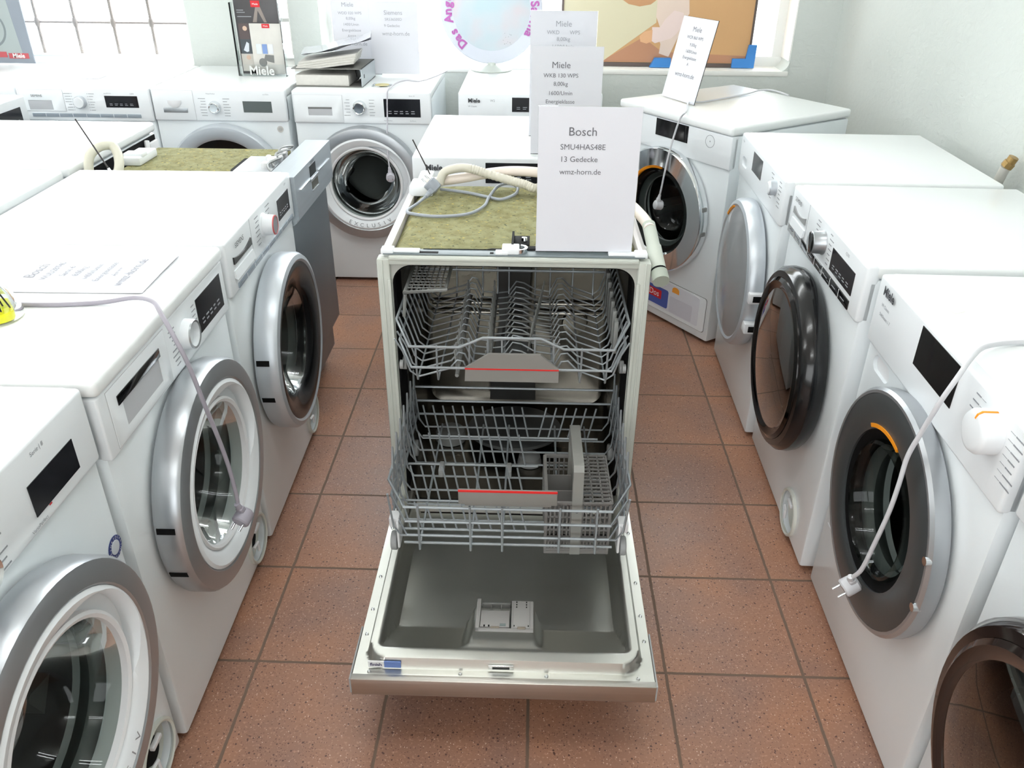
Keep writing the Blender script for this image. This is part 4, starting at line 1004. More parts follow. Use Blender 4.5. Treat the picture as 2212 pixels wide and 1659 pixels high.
for j in range(14):     # transverse wavy wires, rising up the sides
    y = UY0+0.02+j*0.036
    P = [(-0.252, y, 0.708 if y > -0.07 else 0.69), (-0.236, y, 0.660), (-0.222, y, ZB+0.014), (-0.205, y, ZB), (-0.135, y, ZB+0.022), (-0.118, y, ZB+0.044), (-0.105, y, ZB+0.040), (-0.09, y, ZB+0.004), (-0.05, y, ZB), (-0.02, y, ZB+0.004),
         (0.0, y, ZB+0.034), (0.02, y, ZB+0.030), (0.05, y, ZB+0.012), (0.09, y, ZB+0.006), (0.108, y, ZB+0.044), (0.122, y, ZB+0.046), (0.145, y, ZB+0.022), (0.205, y, ZB), (0.222, y, ZB+0.014), (0.236, y, 0.660), (0.252, y, 0.708 if y > -0.07 else 0.69)]
    base.append(P)
wires('basket_floor_wires', base, 0.0021, ub)
lg = []
for x in (-0.205, -0.16, -0.09, -0.05, -0.02, 0.05, 0.09, 0.15, 0.205):
    zf = 0.682 if abs(x) > 0.11 else 0.70
    lg.append([(x, UY0, zf+0.004), (x, UY0+0.001, ZB+0.02), (x, UY0+0.012, ZB-0.002), (x, UY1-0.01, ZB-0.002), (x, UY1, ZB+0.02), (x, UY1, 0.708)])
wires('basket_long_wires', lg, 0.0023, ub)
wires('basket_back_rail', [[(-0.25, UY1, 0.66), (0.25, UY1, 0.66)]], 0.0024, ub)
for x0, n in ((-0.120, 12), (-0.052, 12)):
    tg = [[(x0, UY0+0.03+i*0.036, ZB-0.002), (x0-0.004, UY0+0.03+i*0.036, ZB+0.062)] for i in range(n)]
    wires('plate_tines', tg, 0.0024, ub, RACKG)
    wires('tine_bar', [[(x0, UY0+0.02, ZB+0.004), (x0, UY1-0.03, ZB+0.004)]], 0.0045, ub, RACKG)
tg = [[(0.035+0.004*i, 0.02+i*0.035, ZB), (0.045+0.004*i, 0.02+i*0.035, ZB+0.075)] for i in range(8)]+[[(-0.02, 0.02+i*0.035, ZB+0.03), (0.11, 0.03+i*0.035, ZB+0.014)] for i in range(8)]
wires('cup_rest_wires', tg, 0.0021, ub, RACKG)
rk = G()
for i in range(6): rk.box(0.226, 0.236, -0.03+i*0.05, -0.005+i*0.05, 0.62, 0.70+0.003*i, 0.003)
part('height_lever', rk, RACKG, ub)
# handle with red line
hd = part('basket_handle', G().prism([(-0.100, 0.608), (0.102, 0.608), (0.102, 0.640), (0.062, 0.674), (-0.048, 0.674), (-0.098, 0.640)], 'xz', UY0-0.014, UY0-0.006), HANDG, ub, 'grey plastic basket handle')
part('red_line', G().box(-0.099, 0.102, UY0-0.0152, UY0-0.012, 0.6372, 0.6400), REDM, hd)
for s in (-1, 1): part('basket_roller', G().cyl((s*0.262, 0.03, 0.555), (s*0.252, 0.03, 0.555), 0.016, 18, bev=0.002).cyl((s*0.262, -0.01, 0.572), (s*0.254, -0.01, 0.572), 0.011, 16), GREYP, ub)
# cup shelf, hinged on the left
sh = G(); P = [(-0.238, -0.030), (-0.150, -0.010), (-0.150, 0.20), (-0.238, 0.20)]
sh.tube([(a, b, 0.762) for a, b in P], 0.0045, 8, closed=True)
for i in range(1, 7): sh.tube([(-0.238+0.0126*i, -0.026+0.003*i, 0.762), (-0.238+0.0126*i, 0.20, 0.762)], 0.0015, 5)
for i in range(1, 13): sh.tube([(-0.238, -0.02+0.017*i, 0.762), (-0.150, -0.02+0.017*i+0.002, 0.762)], 0.0015, 5)
sh.tube([(-0.238, -0.02, 0.76), (-0.244, -0.02, 0.70)], 0.004, 6); sh.tube([(-0.238, 0.18, 0.76), (-0.244, 0.18, 0.70)], 0.004, 6)
part('cup_shelf', sh, RACKG, ub, 'flat grey cup shelf')
ua = part('upper_spray_arm', G().box(-0.02, 0.02, -0.02, 0.34, ZB-0.030, ZB-0.016, 0.006, 2).lathe([(0.0, ZB-0.008), (0.03, ZB-0.012), (0.034, ZB-0.034), (0.0, ZB-0.04)], (0.0, 0.16), 'z', 24), DUCT, ub)

# ---- lower basket
LY0, LY1 = -0.321, 0.16
lbz = (0.400, 0.362, 0.325)
lb = wires('lower_basket', [rim(z, None, 0.003*i, LY0, 0.075, 0.262, 0.220, LY1, 0.014-0.004*i) for i, z in enumerate(lbz)], 0.0032, DW, label='lower wire basket', seg=8)
zf = 0.292
fw = []
for x in (-0.19, -0.08, -0.012, 0.11, 0.188):
    fw.append([(x, LY0-0.003, lbz[0]+0.008), (x, LY0-0.003, zf-0.004), (x, LY0+0.012, zf-0.006), (x, LY0+0.03, zf+0.008), (x, LY1, zf+0.008)])
wires('basket_long_wires', fw, 0.0026, lb)
tw = []
for j in range(9):
    y = LY0+0.03+0.055*j
    tw.append([(-0.258, y, lbz[0]+0.01), (-0.25, y, zf+0.03), (-0.235, y, zf+0.006), (0.235, y, zf+0.006), (0.25, y, zf+0.03), (0.258, y, lbz[0]+0.01)])
wires('basket_floor_wires', tw, 0.0026, lb)
wires('front_floor_rail', [[(-0.225, LY0+0.01, zf+0.004), (0.225, LY0+0.01, zf+0.004)]], 0.003, lb)
for s in (-1, 1):     # zigzag side wires
    zz = []
    for j in range(7):
        y = LY0+0.10+0.058*j
        zz.append([(s*0.262, y, lbz[2]), (s*0.258, y+0.022, 0.468), (s*0.262, y+0.044, lbz[2])])
    wires('side_wires', zz, 0.0024, lb)
    for yw in (LY0+0.055, LY1-0.06): part('basket_wheel', G().cyl((s*0.262, yw, 0.262), (s*0.248, yw, 0.262), 0.022, 20, bev=0.003), GREYP, lb)
    part('wheel_bracket', G().box(min(s*0.246, s*0.240), max(s*0.246, s*0.240), LY0+0.035, LY0+0.075, 0.255, 0.33, 0.003).box(min(s*0.262, s*0.240), max(s*0.262, s*0.240), LY0+0.04, LY0+0.07, 0.31, 0.335, 0.003), PLW2, lb)
rows = [(0.095, -0.215, 0.20, 0.0255, 0.082), (-0.030, -0.235, 0.045, 0.0245, 0.080), (-0.175, -0.235, 0.045, 0.0245, 0.085), (-0.275, -0.215, 0.06, 0.0255, 0.06)]
for (y, x0, x1, st_, h) in rows:
    wires('tine_rail', [[(x0-0.02, y, zf+0.012), (x1+0.02, y, zf+0.012)]], 0.0030, lb)
    n = int((x1-x0)/st_)
    tg = [[(x0+st_*i, y, zf+0.012), (x0+st_*i-0.018 if x0+st_*i < 0.06 else x0+st_*i+0.02, y+0.018, zf+0.012+h)] for i in range(n+1)]
    wires('plate_tines', tg, 0.0023, lb)
for x in (-0.17, -0.005): part('tine_pivot', G().box(x-0.006, x+0.006, -0.075, -0.035, zf+0.004, zf+0.026, 0.003), GREYP, lb)
hd = part('basket_handle', G().box(-0.102, 0.102, LY0-0.016, LY0-0.008, 0.424, 0.4592, 0.002).box(-0.09, 0.09, LY0-0.010, LY0+0.004, 0.415, 0.426, 0.002), HANDG, lb, 'grey plastic basket handle')
part('red_line', G().box(-0.102, 0.102, LY0-0.0172, LY0-0.0140, 0.4560, 0.4595), REDM, hd)

# ---- cutlery basket: stands in the lower basket, a thing of its own (world coordinates)
CB = thing('cutlery_basket', 'grey plastic cutlery basket with tall central grip in the lower dishwasher basket', 'cutlery basket', (0.098, 0.095, 0.270), R(1))
CG = mat('cutlery_grey', rgb(118, 116, 114), 0.5)
def lattice(g, x0, x1, z0, z1, y0, y1, nx, nz, b=0.0016, bb=0.0035):
    for i in range(nx+1):
        x = x0+(x1-x0)*i/nx; w_ = bb if i in (0, nx) else b; g.box(x-w_, x+w_, y0, y1, z0, z1)
    for j in range(nz+1):
        z = z0+(z1-z0)*j/nz; w_ = bb if j in (0, nz) else b; g.box(x0, x1, y0, y1, z-w_, z+w_)
hx = 0.068; dy = 0.175; hz = 0.128
g = G(); lattice(g, -hx, -0.014, 0.040, hz, 0, 0.004, 6, 5); lattice(g, 0.008, hx, 0.040, hz, 0, 0.004, 6, 5)
lattice(g, -hx, -0.014, 0.004, 0.040, 0, 0.004, 8, 3, 0.0022); lattice(g, 0.008, hx, 0.004, 0.040, 0, 0.004, 8, 3, 0.0022)
g.box(-hx-0.003, hx+0.003, -0.001, 0.005, -0.008, 0.006, 0.001)
cbody = part('basket_front', g, CG, CB)
g = G(); lattice(g, -hx, hx, 0.0, hz, dy, dy+0.004, 12, 7); part('basket_back', g, CG, CB)
for s in (-1, 1):
    g = G()
    for i in range(13): y = dy*i/12; g.box(s*hx-0.002, s*hx+0.002, y-0.0018, y+0.0018, 0, hz)
    for j in range(7): z = hz*j/6; g.box(s*hx-0.002, s*hx+0.002, 0, dy, z-0.002, z+0.002)
    part('basket_side', g, CG, CB)
g = G()
for i in range(11): x = -hx+2*hx*i/10; g.box(x-0.0018, x+0.0018, 0, dy, -0.002, 0.002)
for i in range(11): y = dy*i/10; g.box(-hx, hx, y-0.0018, y+0.0018, -0.002, 0.002)
part('basket_floor', g, CG, CB)
part('compartment_wall', G().box(-hx, -0.01, dy*0.34, dy*0.34+0.002, 0, hz-0.01), CG, CB); part('compartment_wall', G().box(-hx, -0.01, dy*0.67, dy*0.67+0.002, 0, hz-0.01), CG, CB)
g = G(); zt = hz+0.004
for i in range(4): x = 0.010+(hx-0.006)*i/3; g.box(x-0.0016, x+0.0016, 0, dy, zt-0.002, zt+0.002)
for i in range(14): y = dy*i/13; g.box(0.010, hx+0.004, y-0.0016, y+0.0016, zt-0.002, zt+0.002)
part('cutlery_lid', g, CG, CB, 'fold-down lid grid')
g = G(); g.box(-0.066, -0.012, -0.002, dy, zt-0.003, zt+0.002, 0.001)
lidl = part('basket_rim', G().box(-hx-0.003, -hx+0.004, 0, dy, zt-0.004, zt+0.002).box(-hx, 0.0, -0.002, 0.003, zt-0.004, zt+0.002).box(-hx, 0.0, dy-0.002, dy+0.003, zt-0.004, zt+0.002), CG, CB); g.bm.free()
gp = part('grip', G().prism([(-0.003, -0.008), (-0.003, hz+0.01), (-0.001, 0.212), (0.010, 0.222), (dy-0.01, 0.222), (dy+0.002, 0.214), (dy+0.004, 0.0), (dy-0.006, 0.0), (dy-0.010, 0.196), (0.020, 0.196), (0.014, hz), (0.010, -0.008)], 'yz', -0.014, 0.008), mat('grip_grey', rgb(134, 134, 130), 0.5), CB, 'tall central grip')
g = G(); tfront(g, '0', 0.012, -0.003, -0.0036, 0.110); part('grip_mark', g, INK, gp)

# ------------------------------------------------------------------ hoses, cord and rod lying on the open dishwasher
HB = mat('ribbed_hose', rgb(204, 200, 186), 0.5)
pts = [(-0.305, 0.83, 0.850), (-0.262, 0.85, 0.862), (-0.250, 0.86, 0.890), (-0.215, 0.86, 0.903), (-0.180, 0.86, 0.902), (-0.138, 0.86, 0.890), (-0.077, 0.85, 0.876), (-0.035, 0.84, 0.868), (-0.008, 0.84, 0.858), (0.02, 0.90, 0.850), (0.03, 0.965, 0.82), (0.03, 0.975, 0.70)]
g = G()
def ribs(t): return 0.0116+(0.0006*math.sin(t*380) if 0.3 < t < 0.8 else 0)
g.tube(pts[1:], ribs, 12, 30); tag(part('drain_hose', g, HB), 'beige ribbed hose arching over the wool top of the open dishwasher', 'hose')
HW = mat('inlet_hose', rgb(226, 214, 204), 0.45)
g = G(); g.tube([(-0.300, 0.865, 0.856), (-0.265, 0.87, 0.864), (-0.202, 0.875, 0.873), (-0.127, 0.88, 0.886), (-0.06, 0.88, 0.892), (0.02, 0.87, 0.890), (0.10, 0.83, 0.886), (0.17, 0.75, 0.880), (0.215, 0.66, 0.880), (0.244, 0.56, 0.874), (0.253, 0.50, 0.868)], 0.0130, 14, 10)
ih = part('inlet_hose', g, HW); tag(ih, 'thick pale inlet hose crossing behind and down the right side of the open dishwasher', 'hose')
part('hose_coupling', G().tube([(0.252, 0.52, 0.872), (0.260, 0.44, 0.834)], 0.0150, 16).tube([(0.2585, 0.455, 0.841), (0.265, 0.395, 0.810)], 0.0170, 16), mat('coupling_grey', rgb(190, 196, 186), 0.5), ih, 'pale green-grey coupling')
part('coupling_nut', G().tube([(0.2655, 0.391, 0.808), (0.2685, 0.368, 0.796)], 0.0185, 18), mat('nut_grey', rgb(160, 168, 156), 0.5), ih)
part('coupling_ring', G().tube([(0.2645, 0.396, 0.8108), (0.2655, 0.390, 0.8075)], 0.0178, 18), BLACKM, ih)
def plug(parent, end, dirv, m=CORDG, toward=(0, 0, 1), s=1.0):
    """schuko plug whose side cable exit sits at the cord end; prongs point along dirv"""
    d = Vector(dirv).normalized(); c = Vector(toward); c = (c-d*c.dot(d)).normalized(); y = -c; x = y.cross(d)
    q = Matrix((x, y, d)).transposed().to_4x4()
    loc = Vector(end)-(q.to_3x3() @ Vector((0, -0.034*s, 0.011)))
    mt = Matrix.Translation(loc) @ q; prong = 1.0
    g = G().lathe([(0.0, 0.0), (0.012*s, 0.0), (0.0175*s, 0.004), (0.0185*s, 0.018), (0.0185*s, 0.030), (0.016*s, 0.033), (0.0, 0.033)], (0, 0), 'z', 20, mtx=mt)
    g.box(-0.008*s, 0.008*s, -0.028*s, 0.0, 0.004, 0.018, 0.003, mtx=mt)
    g.cyl(mt @ Vector((0, -0.026*s, 0.011)), mt @ Vector((0, -0.042*s, 0.011)), 0.0068, 12, r2=0.0052)
    o = part('plug', g, m, parent)
    g2 = G()
    for a in (-0.0095, 0.0095): g2.cyl(mt @ Vector((a, 0, 0.031)), mt @ Vector((a, 0, 0.031+0.019*prong)), 0.0024, 10)
    part('prong', g2, CHROME, o)
    return o
g = G().tube([(-0.285, 0.775, 0.855), (-0.310, 0.735, 0.842), (-0.326, 0.690, 0.8405), (-0.310, 0.662, 0.8415), (-0.245, 0.645, 0.8415), (-0.173, 0.668, 0.8415), (-0.137, 0.730, 0.8425), (-0.128, 0.800, 0.844), (-0.108, 0.880, 0.850), (-0.078, 0.905, 0.851), (-0.056, 0.880, 0.848), (-0.060, 0.830, 0.845), (-0.095, 0.793, 0.8415), (-0.130, 0.810, 0.8415), (-0.19, 0.845, 0.8425), (-0.262, 0.870, 0.843)], 0.0040, 10, 8)
cd = part('power_cord', g, CORDG); tag(cd, 'blue-grey power cord looped with its plug on the wool top of the open dishwasher', 'power cord')
plug(cd, (-0.285, 0.775, 0.855), (-0.72, 0.10, 0.68), CORDG, (-0.3, -1, -0.6))
g = G().tube([(-0.281, 0.895, 0.852), (-0.334, 0.895, 0.967)], 0.0019, 6)
tag(part('rod', g, MATS['black_rod']), 'thin dark rod standing up beside the hoses of the open dishwasher', 'rod')

# ------------------------------------------------------------------ price signs in clear holders
def price_sign(label, pos, deg, lean, lines, w=0.21, h=0.297, z0=0.006, group=None, ink=INKP, foot=True, thin=0.0):
    t = thing('price_sign', label, 'price sign', pos, group=group or 'price sheets in clear holders', rot=(R(-lean), 0, R(deg)))
    g = G(); g.box(-w/2-0.001, w/2+0.001, 0.0008, 0.0026, z0-0.004, z0+h+0.001)
    part('sign_holder', g, ACRYL, t, 'clear acrylic back')
    if foot:
        c = math.cos(R(lean)); s = math.sin(R(lean))
        part('holder_foot', G().box(-w/2, w/2, 0.002, 0.045, z0-0.0055, z0-0.0035, mtx=Matrix.Rotation(R(lean), 4, 'X')), ACRYL, t)
    part('paper_sheet', G().box(-w/2, w/2, -0.0006, 0.0006, z0-0.003, z0+h), PAPER, t)
    g = G(); g2 = G()
    for (s_, sz, u, dz, al) in lines:
        tfront(g if sz > 0.02 else g2, s_, sz*0.865, u, -0.0011, z0+h-(dz if dz < 0.06 else dz*0.957), al, thin)
    part('heading_lettering', g, ink, t)
    if len(g2.bm.verts): part('lettering', g2, ink, t)
    return t
price_sign('white price sheet headed Bosch with SMU4HAS48E, on the front edge of the open dishwasher', (0.0995, 0.405, 0.845), 1.0, 0.0,
    [('Bosch', 0.028, -0.014, 0.049, 'CENTER'), ('SMU4HAS48E', 0.0185, -0.059, 0.083, 'LEFT'), ('13 Gedecke', 0.0185, -0.059, 0.109, 'LEFT'), ('wmz-horn.de', 0.0185, -0.059, 0.136, 'LEFT')], w=0.208, h=0.300)
price_sign('white price sheet reading WKB 130 WPS, front one of two on the lone centre machine', (0.078, 1.215, 0.853), 0, 0.0,
    [('Miele', 0.029, -0.018, 0.051, 'CENTER'), ('WKB 130 WPS', 0.0185, -0.018, 0.083, 'CENTER'), ('8,00kg', 0.0185, -0.018, 0.107, 'CENTER'), ('1600/Umin', 0.0185, -0.018, 0.134, 'CENTER'), ('Energieklasse', 0.0185, -0.018, 0.159, 'CENTER'), ('A+++', 0.0185, -0.018, 0.183, 'CENTER'), ('_', 0.0185, 0.010, 0.183, 'CENTER')], w=0.205, h=0.301)
price_sign('white price sheet reading WKD WPS, rear one of two on the lone centre machine', (0.070, 1.45, 0.853), 0, 0.0,
    [('Miele', 0.027, 0.0, 0.037+0.0, 'CENTER'), ('WKD       WPS', 0.0185, 0.0, 0.064, 'CENTER'), ('8,00kg', 0.0185, 0.0, 0.084, 'CENTER'), ('1600/Umin', 0.0185, 0.0, 0.107, 'CENTER')], w=0.205, h=0.372, ink=INKPL)
price_sign('white price sheet headed Siemens standing at the back of the machine with binders', (-0.648, 2.615, 0.853), 0, 0.0,
    [('Siemens', 0.029, 0.0, 0.045, 'CENTER'), ('SR536S00D', 0.0185, 0.0, 0.075, 'CENTER'), ('9 Gedecke', 0.0185, -0.008, 0.102, 'CENTER'), ('wmz-horn.de', 0.0265, 0.008, 0.136, 'CENTER')], w=0.215, h=0.297, ink=INKPL)
price_sign('white price sheet with seven text lines, partly behind the sheet headed Siemens', (-0.826, 2.655, 0.853), 0, 0.0,
    [('Miele', 0.029, -0.03, 0.021, 'CENTER'), ('WDD 020 WPS', 0.0185, -0.022, 0.055, 'CENTER'), ('8,00kg', 0.0185, -0.02, 0.080, 'CENTER'), ('1400/Umin', 0.0185, -0.02, 0.106, 'CENTER'), ('Energieklasse', 0.0185, -0.02, 0.131, 'CENTER'), ('A+++', 0.0185, -0.02, 0.156, 'CENTER'), ('wmz-horn.de', 0.0255, -0.012, 0.190, 'CENTER')], w=0.21, h=0.300, ink=INKPL)
price_sign('white price sheet tilted backwards on the corner machine beside its looped cord', (0.548, 2.090, 0.853), -63, 13.5,
    [('Miele', 0.030, 0.0, 0.042, 'CENTER'), ('WCR 860 WPS', 0.0185, 0.0, 0.075, 'CENTER'), ('9,00kg', 0.0185, 0.0, 0.102, 'CENTER'), ('1600/Umin', 0.0185, 0.0, 0.128, 'CENTER'), ('Energieklasse', 0.0185, 0.0, 0.152, 'CENTER'), ('A', 0.0185, 0.0, 0.176, 'CENTER'), ('wmz-horn.de', 0.0265, 0.0, 0.218, 'CENTER')], w=0.215, h=0.300, foot=False)
# sheet lying flat
t = thing('price_sheet', 'white price sheet headed Bosch lying flat beside the diffuser bottle', 'price sheet', (-0.902, 0.228, 0.851), R(91))
g = G(); n = 16; w_, h_ = 0.105, 0.150
def curl(x, y): return 0.0012+0.004*max(0, (abs(y)/h_))**4*(0.5+0.5*math.sin(x*14+1))
va = [[g.bm.verts.new((-w_+2*w_*i/n, -h_+2*h_*j/n, curl(-w_+2*w_*i/n, -h_+2*h_*j/n))) for i in range(n+1)] for j in range(n+1)]
vb = [[g.bm.verts.new((v.co.x, v.co.y, v.co.z-0.0006)) for v in r_] for r_ in va]
for j in range(n):
    for i in range(n):
        g.bm.faces.new((va[j][i], va[j][i+1], va[j+1][i+1], va[j+1][i])); g.bm.faces.new((vb[j][i], vb[j+1][i], vb[j+1][i+1], vb[j][i+1]))
part('paper', g, PAPER, t)
g = G()
for s_, sz, dy_ in (('Bosch', 0.030, 0.104), ('WUU28T40', 0.0185, 0.072), ('Serie 6', 0.0185, 0.043), ('8,00kg', 0.0185, 0.018), ('1400/Umin', 0.0185, -0.008), ('Energieklasse', 0.0185, -0.034), ('A+++', 0.0185, -0.058), ('wmz-horn.de', 0.0265, -0.085)):
    text_bm(g, s_, sz, Matrix.Translation((0, dy_, 0.0025)))
part('lettering', g, INKPL, t)

# ------------------------------------------------------------------ power cords lying on and hanging from machines
def cord(name, label, pts, plug_at, plug_dir, m, r=0.0036, sm=8):
    g = G().tube(pts, r, 10, sm); o = part(name, g, m); tag(o, label, 'power cord')
    p = plug(o, pts[-1], plug_dir, m, Vector(pts[-3])-Vector(pts[-1]))
    return o
cord('power_cord', 'grey power cord crossing the machine beside the diffuser and hanging over its silver-white door',
    [(-1.20, 0.055, 0.856), (-1.05, 0.058, 0.855), (-0.941, 0.060, 0.855), (-0.874, 0.063, 0.855), (-0.802, 0.074, 0.856), (-0.746, 0.083, 0.862), (-0.70, 0.060, 0.866), (-0.668, 0.020, 0.858), (-0.640, -0.005, 0.820), (-0.625, -0.010, 0.775), (-0.615, -0.004, 0.694), (-0.610, 0.014, 0.605), (-0.606, 0.026, 0.525), (-0.604, 0.030, 0.455), (-0.604, 0.028, 0.425)],
    (-0.600, 0.038, 0.395), (-0.25, -0.75, -0.35), mat('mauve_grey_cord', rgb(160, 156, 166), 0.5), 0.0042)
cord('power_cord', 'pale power cord draped over the black screen and graphite door at the right',
    [(1.05, -0.02, 0.856), (0.93, -0.005, 0.855), (0.83, -0.013, 0.855), (0.782, -0.027, 0.858), (0.735, -0.060, 0.866), (0.695, -0.105, 0.870), (0.668, -0.130, 0.848), (0.652, -0.132, 0.803), (0.645, -0.118, 0.735), (0.640, -0.108, 0.679), (0.638, -0.111, 0.623), (0.636, -0.110, 0.559), (0.632, -0.100, 0.472), (0.629, -0.088, 0.402), (0.622, -0.072, 0.366)],
    (0.618, -0.070, 0.352), (-0.8, -0.15, -0.5), CORDW, 0.0042)
def rcp(u, z, off):
    th = R(-55.5); return (0.507+u*math.cos(th)+off*math.sin(th), 1.887+u*math.sin(th)-off*math.cos(th), z)
cord('power_cord', 'pale power cord hanging down the chrome door of the corner machine',
    [(1.02, 2.22, 0.857), (0.985, 2.33, 0.856), (0.93, 2.33, 0.856), (0.86, 2.25, 0.856), (0.734, 2.135, 0.856), (0.640, 2.06, 0.856), (0.585, 2.03, 0.860), rcp(0.075, 0.868, 0.010), rcp(0.060, 0.842, 0.022), rcp(0.045, 0.777, 0.030), rcp(0.044, 0.700, 0.048), rcp(0.042, 0.629, 0.058), rcp(0.036, 0.575, 0.060), rcp(0.030, 0.545, 0.060)],
    rcp(0.012, 0.512, 0.064), (0.6, 0.2, -0.1), CORDW, 0.0036)
cord('power_cord', 'pale power cord running past the binders and hanging down the grey-ringed door',
    [(-0.430, 2.72, 0.856), (-0.470, 2.56, 0.855), (-0.519, 2.44, 0.856), (-0.575, 2.42, 0.862), (-0.605, 2.36, 0.862), (-0.620, 2.28, 0.858), (-0.626, 2.222, 0.852), (-0.628, 2.214, 0.820), (-0.632, 2.212, 0.746), (-0.634, 2.185, 0.671), (-0.632, 2.168, 0.600), (-0.630, 2.166, 0.560), (-0.629, 2.166, 0.545)],
    (-0.628, 2.176, 0.517), (0.15, -0.9, -0.1), mat('lilac_cord', rgb(190, 188, 196), 0.5), 0.0030)

# ------------------------------------------------------------------ reed diffuser on the second machine
t = thing('reed_diffuser', 'clear glass reed diffuser with yellow liquid and dark cap, at the left edge', 'diffuser', (-0.962, 0.008, 0.8505))
part('bottle', G().lathe([(0.0, 0.0), (0.040, 0.0), (0.045, 0.004), (0.046, 0.012), (0.042, 0.028), (0.034, 0.052), (0.022, 0.070), (0.014, 0.078), (0.013, 0.094), (0.015, 0.096)], (0, 0), 'z', 40), GLASSC, t)
YL = bpy.data.materials.new('yellow_liquid'); YL.use_nodes = True
b_ = YL.node_tree.nodes['Principled BSDF']; b_.inputs['Base Color'].default_value = rgb(240, 232, 20); b_.inputs['Roughness'].default_value = 0.1; b_.inputs['Subsurface Weight'].default_value = 0.3
part('liquid', G().lathe([(0.0, 0.003), (0.038, 0.003), (0.0435, 0.006), (0.0445, 0.012), (0.0425, 0.021), (0.0, 0.021)], (0, 0), 'z', 36), YL, t)
part('milky_shade', G().lathe([(0.0405, 0.030), (0.0325, 0.053), (0.021, 0.069)], (0, 0), 'z', 36), thin_glass('frosted_grey', (0.78, 0.82, 0.78, 1), 0.6, 0.2), t)
part('cap', G().lathe([(0.0, 0.096), (0.0155, 0.096), (0.017, 0.100), (0.0155, 0.128), (0.011, 0.133), (0.0, 0.133)], (0, 0), 'z', 24), mat('cap_dark', rgb(44, 40, 50), 0.4), t)
part('collar', G().lathe([(0.0, 0.086), (0.0145, 0.086), (0.0145, 0.096), (0.0, 0.096)], (0, 0), 'z', 24), mat('collar_grey', rgb(110, 112, 114), 0.3), t)
for dx, dy_ in ((0.028, -0.018), (0.034, 0.004), (0.015, 0.010)):
    part('reed', G().tube([(0.0, 0.0, 0.095), (dx, dy_, 0.008)], 0.0014, 6), BLACKM, t)

# ------------------------------------------------------------------ binders and papers on the back machine
CARD = mat('grey_card', rgb(112, 112, 108), 0.6); PAGES = mat('page_block', rgb(206, 204, 198), 0.8, noise=(90, 0.08))
t = thing('ring_binder', 'grey lever arch binder lying flat at the bottom of the pile', 'binder', (-0.892, 2.302, 0.851), R(-1))
part('cover', G().box(-0.148, 0.148, 0.0, 0.285, 0.0, 0.003).box(-0.148, 0.148, 0.0, 0.285, 0.070, 0.073), CARD, t)
part('spine', G().box(0.145, 0.148, 0.0, 0.285, 0.0, 0.073), mat('spine_grey', rgb(176, 184, 190), 0.35), t, 'pale grey spine')
part('page_block', G().box(-0.136, 0.090, 0.006, 0.279, 0.0035, 0.046, 0.002), PAGES, t)
for y in (0.10, 0.18): part('ring', G().lathe([(0.028, -0.0015), (0.031, -0.0015), (0.031, 0.0015), (0.028, 0.0015)], (0.095, 0.038), 'y', 28, True, mtx=Matrix.Translation((0, y, 0))), CHROME, t)
part('lever', G().tube([(0.10, 0.12, 0.068), (0.12, 0.02, 0.06), (0.125, 0.015, 0.04)], 0.002, 6), BLACKM, t)
g = G().box(0.1475, 0.1486, 0.045, 0.055, 0.03, 0.045); part('finger_hole', g, BLACKM, t)
t = thing('catalogue', 'thick catalogue with curled pages lying tilted on the grey binder', 'catalogue', (-0.900, 2.310, 0.926), rot=(0, R(-7), R(3)))
g = G()
for k in range(4): g.box(-0.125+0.006*k, 0.125+0.004*k, 0.0+0.004*k, 0.215, 0.0085*k, 0.0085*k+0.008, 0.001)
part('page_block', g, PAGES, t)
t = thing('plastic_sleeve', 'clear plastic sleeve of papers curling up on top of the binder pile', 'plastic sleeve', (-0.868, 2.335, 0.990), rot=(0, R(-9), R(10)))
g = G(); n = 12
for k in range(3):
    vs = [[g.bm.verts.new((-0.13+0.30*i/n, 0.22*j/4, 0.003*k+0.018*(i/n)**3+0.003*math.sin(i*0.9+k))) for i in range(n+1)] for j in range(5)]
    for j in range(4):
        for i in range(n): g.bm.faces.new((vs[j][i], vs[j][i+1], vs[j+1][i+1], vs[j+1][i]))
part('sleeve_sheets', g, mat('sleeve_grey', rgb(205, 208, 218), 0.15, coat=0.6), t)
t = thing('sachet', 'small clear sachet with a yellowish round label beside the binder', 'sachet', (-0.668, 2.345, 0.851))
part('wrap', G().box(-0.042, 0.042, -0.022, 0.028, 0.0, 0.004, 0.002), ACRYL, t)
part('label_disc', G().lathe([(0.0, 0.0058), (0.030, 0.0055), (0.031, 0.0042)], (0, 0.0), 'z', 24), mat('ochre_label', rgb(200, 190, 140), 0.6), t)
t = part('folded_leaflet', G().box(-2.05, -1.93, 2.42, 2.50, 0.8505, 0.8525, mtx=None), PAPER); tag(t, 'white leaflet lying on the machine below the left window', 'leaflet')

# ------------------------------------------------------------------ round printed sign on a foot
t = thing('round_sign', 'round pale blue sign with purple lettering around its rim, on a foot', 'sign', (-0.225, 2.81, 0.851))
cz = 0.262; rs = 0.235
FACE = mat('pastel_face', rgb(214, 224, 232), 0.5)
nt = FACE.node_tree; bb = nt.nodes['Principled BSDF']; tc = nt.nodes.new('ShaderNodeTexCoord'); nz = nt.nodes.new('ShaderNodeTexNoise'); nz.inputs['Scale'].default_value = 5
rp = nt.nodes.new('ShaderNodeValToRGB'); e = rp.color_ramp.elements; e[0].position = 0.36; e[0].color = rgb(186, 206, 214); e[1].position = 0.66; e[1].color = rgb(210, 198, 204)
m_ = rp.color_ramp.elements.new(0.5); m_.color = rgb(196, 206, 214)
nt.links.new(tc.outputs['Object'], nz.inputs['Vector']); nt.links.new(nz.outputs['Fac'], rp.inputs[0]); nt.links.new(rp.outputs[0], bb.inputs['Base Color'])
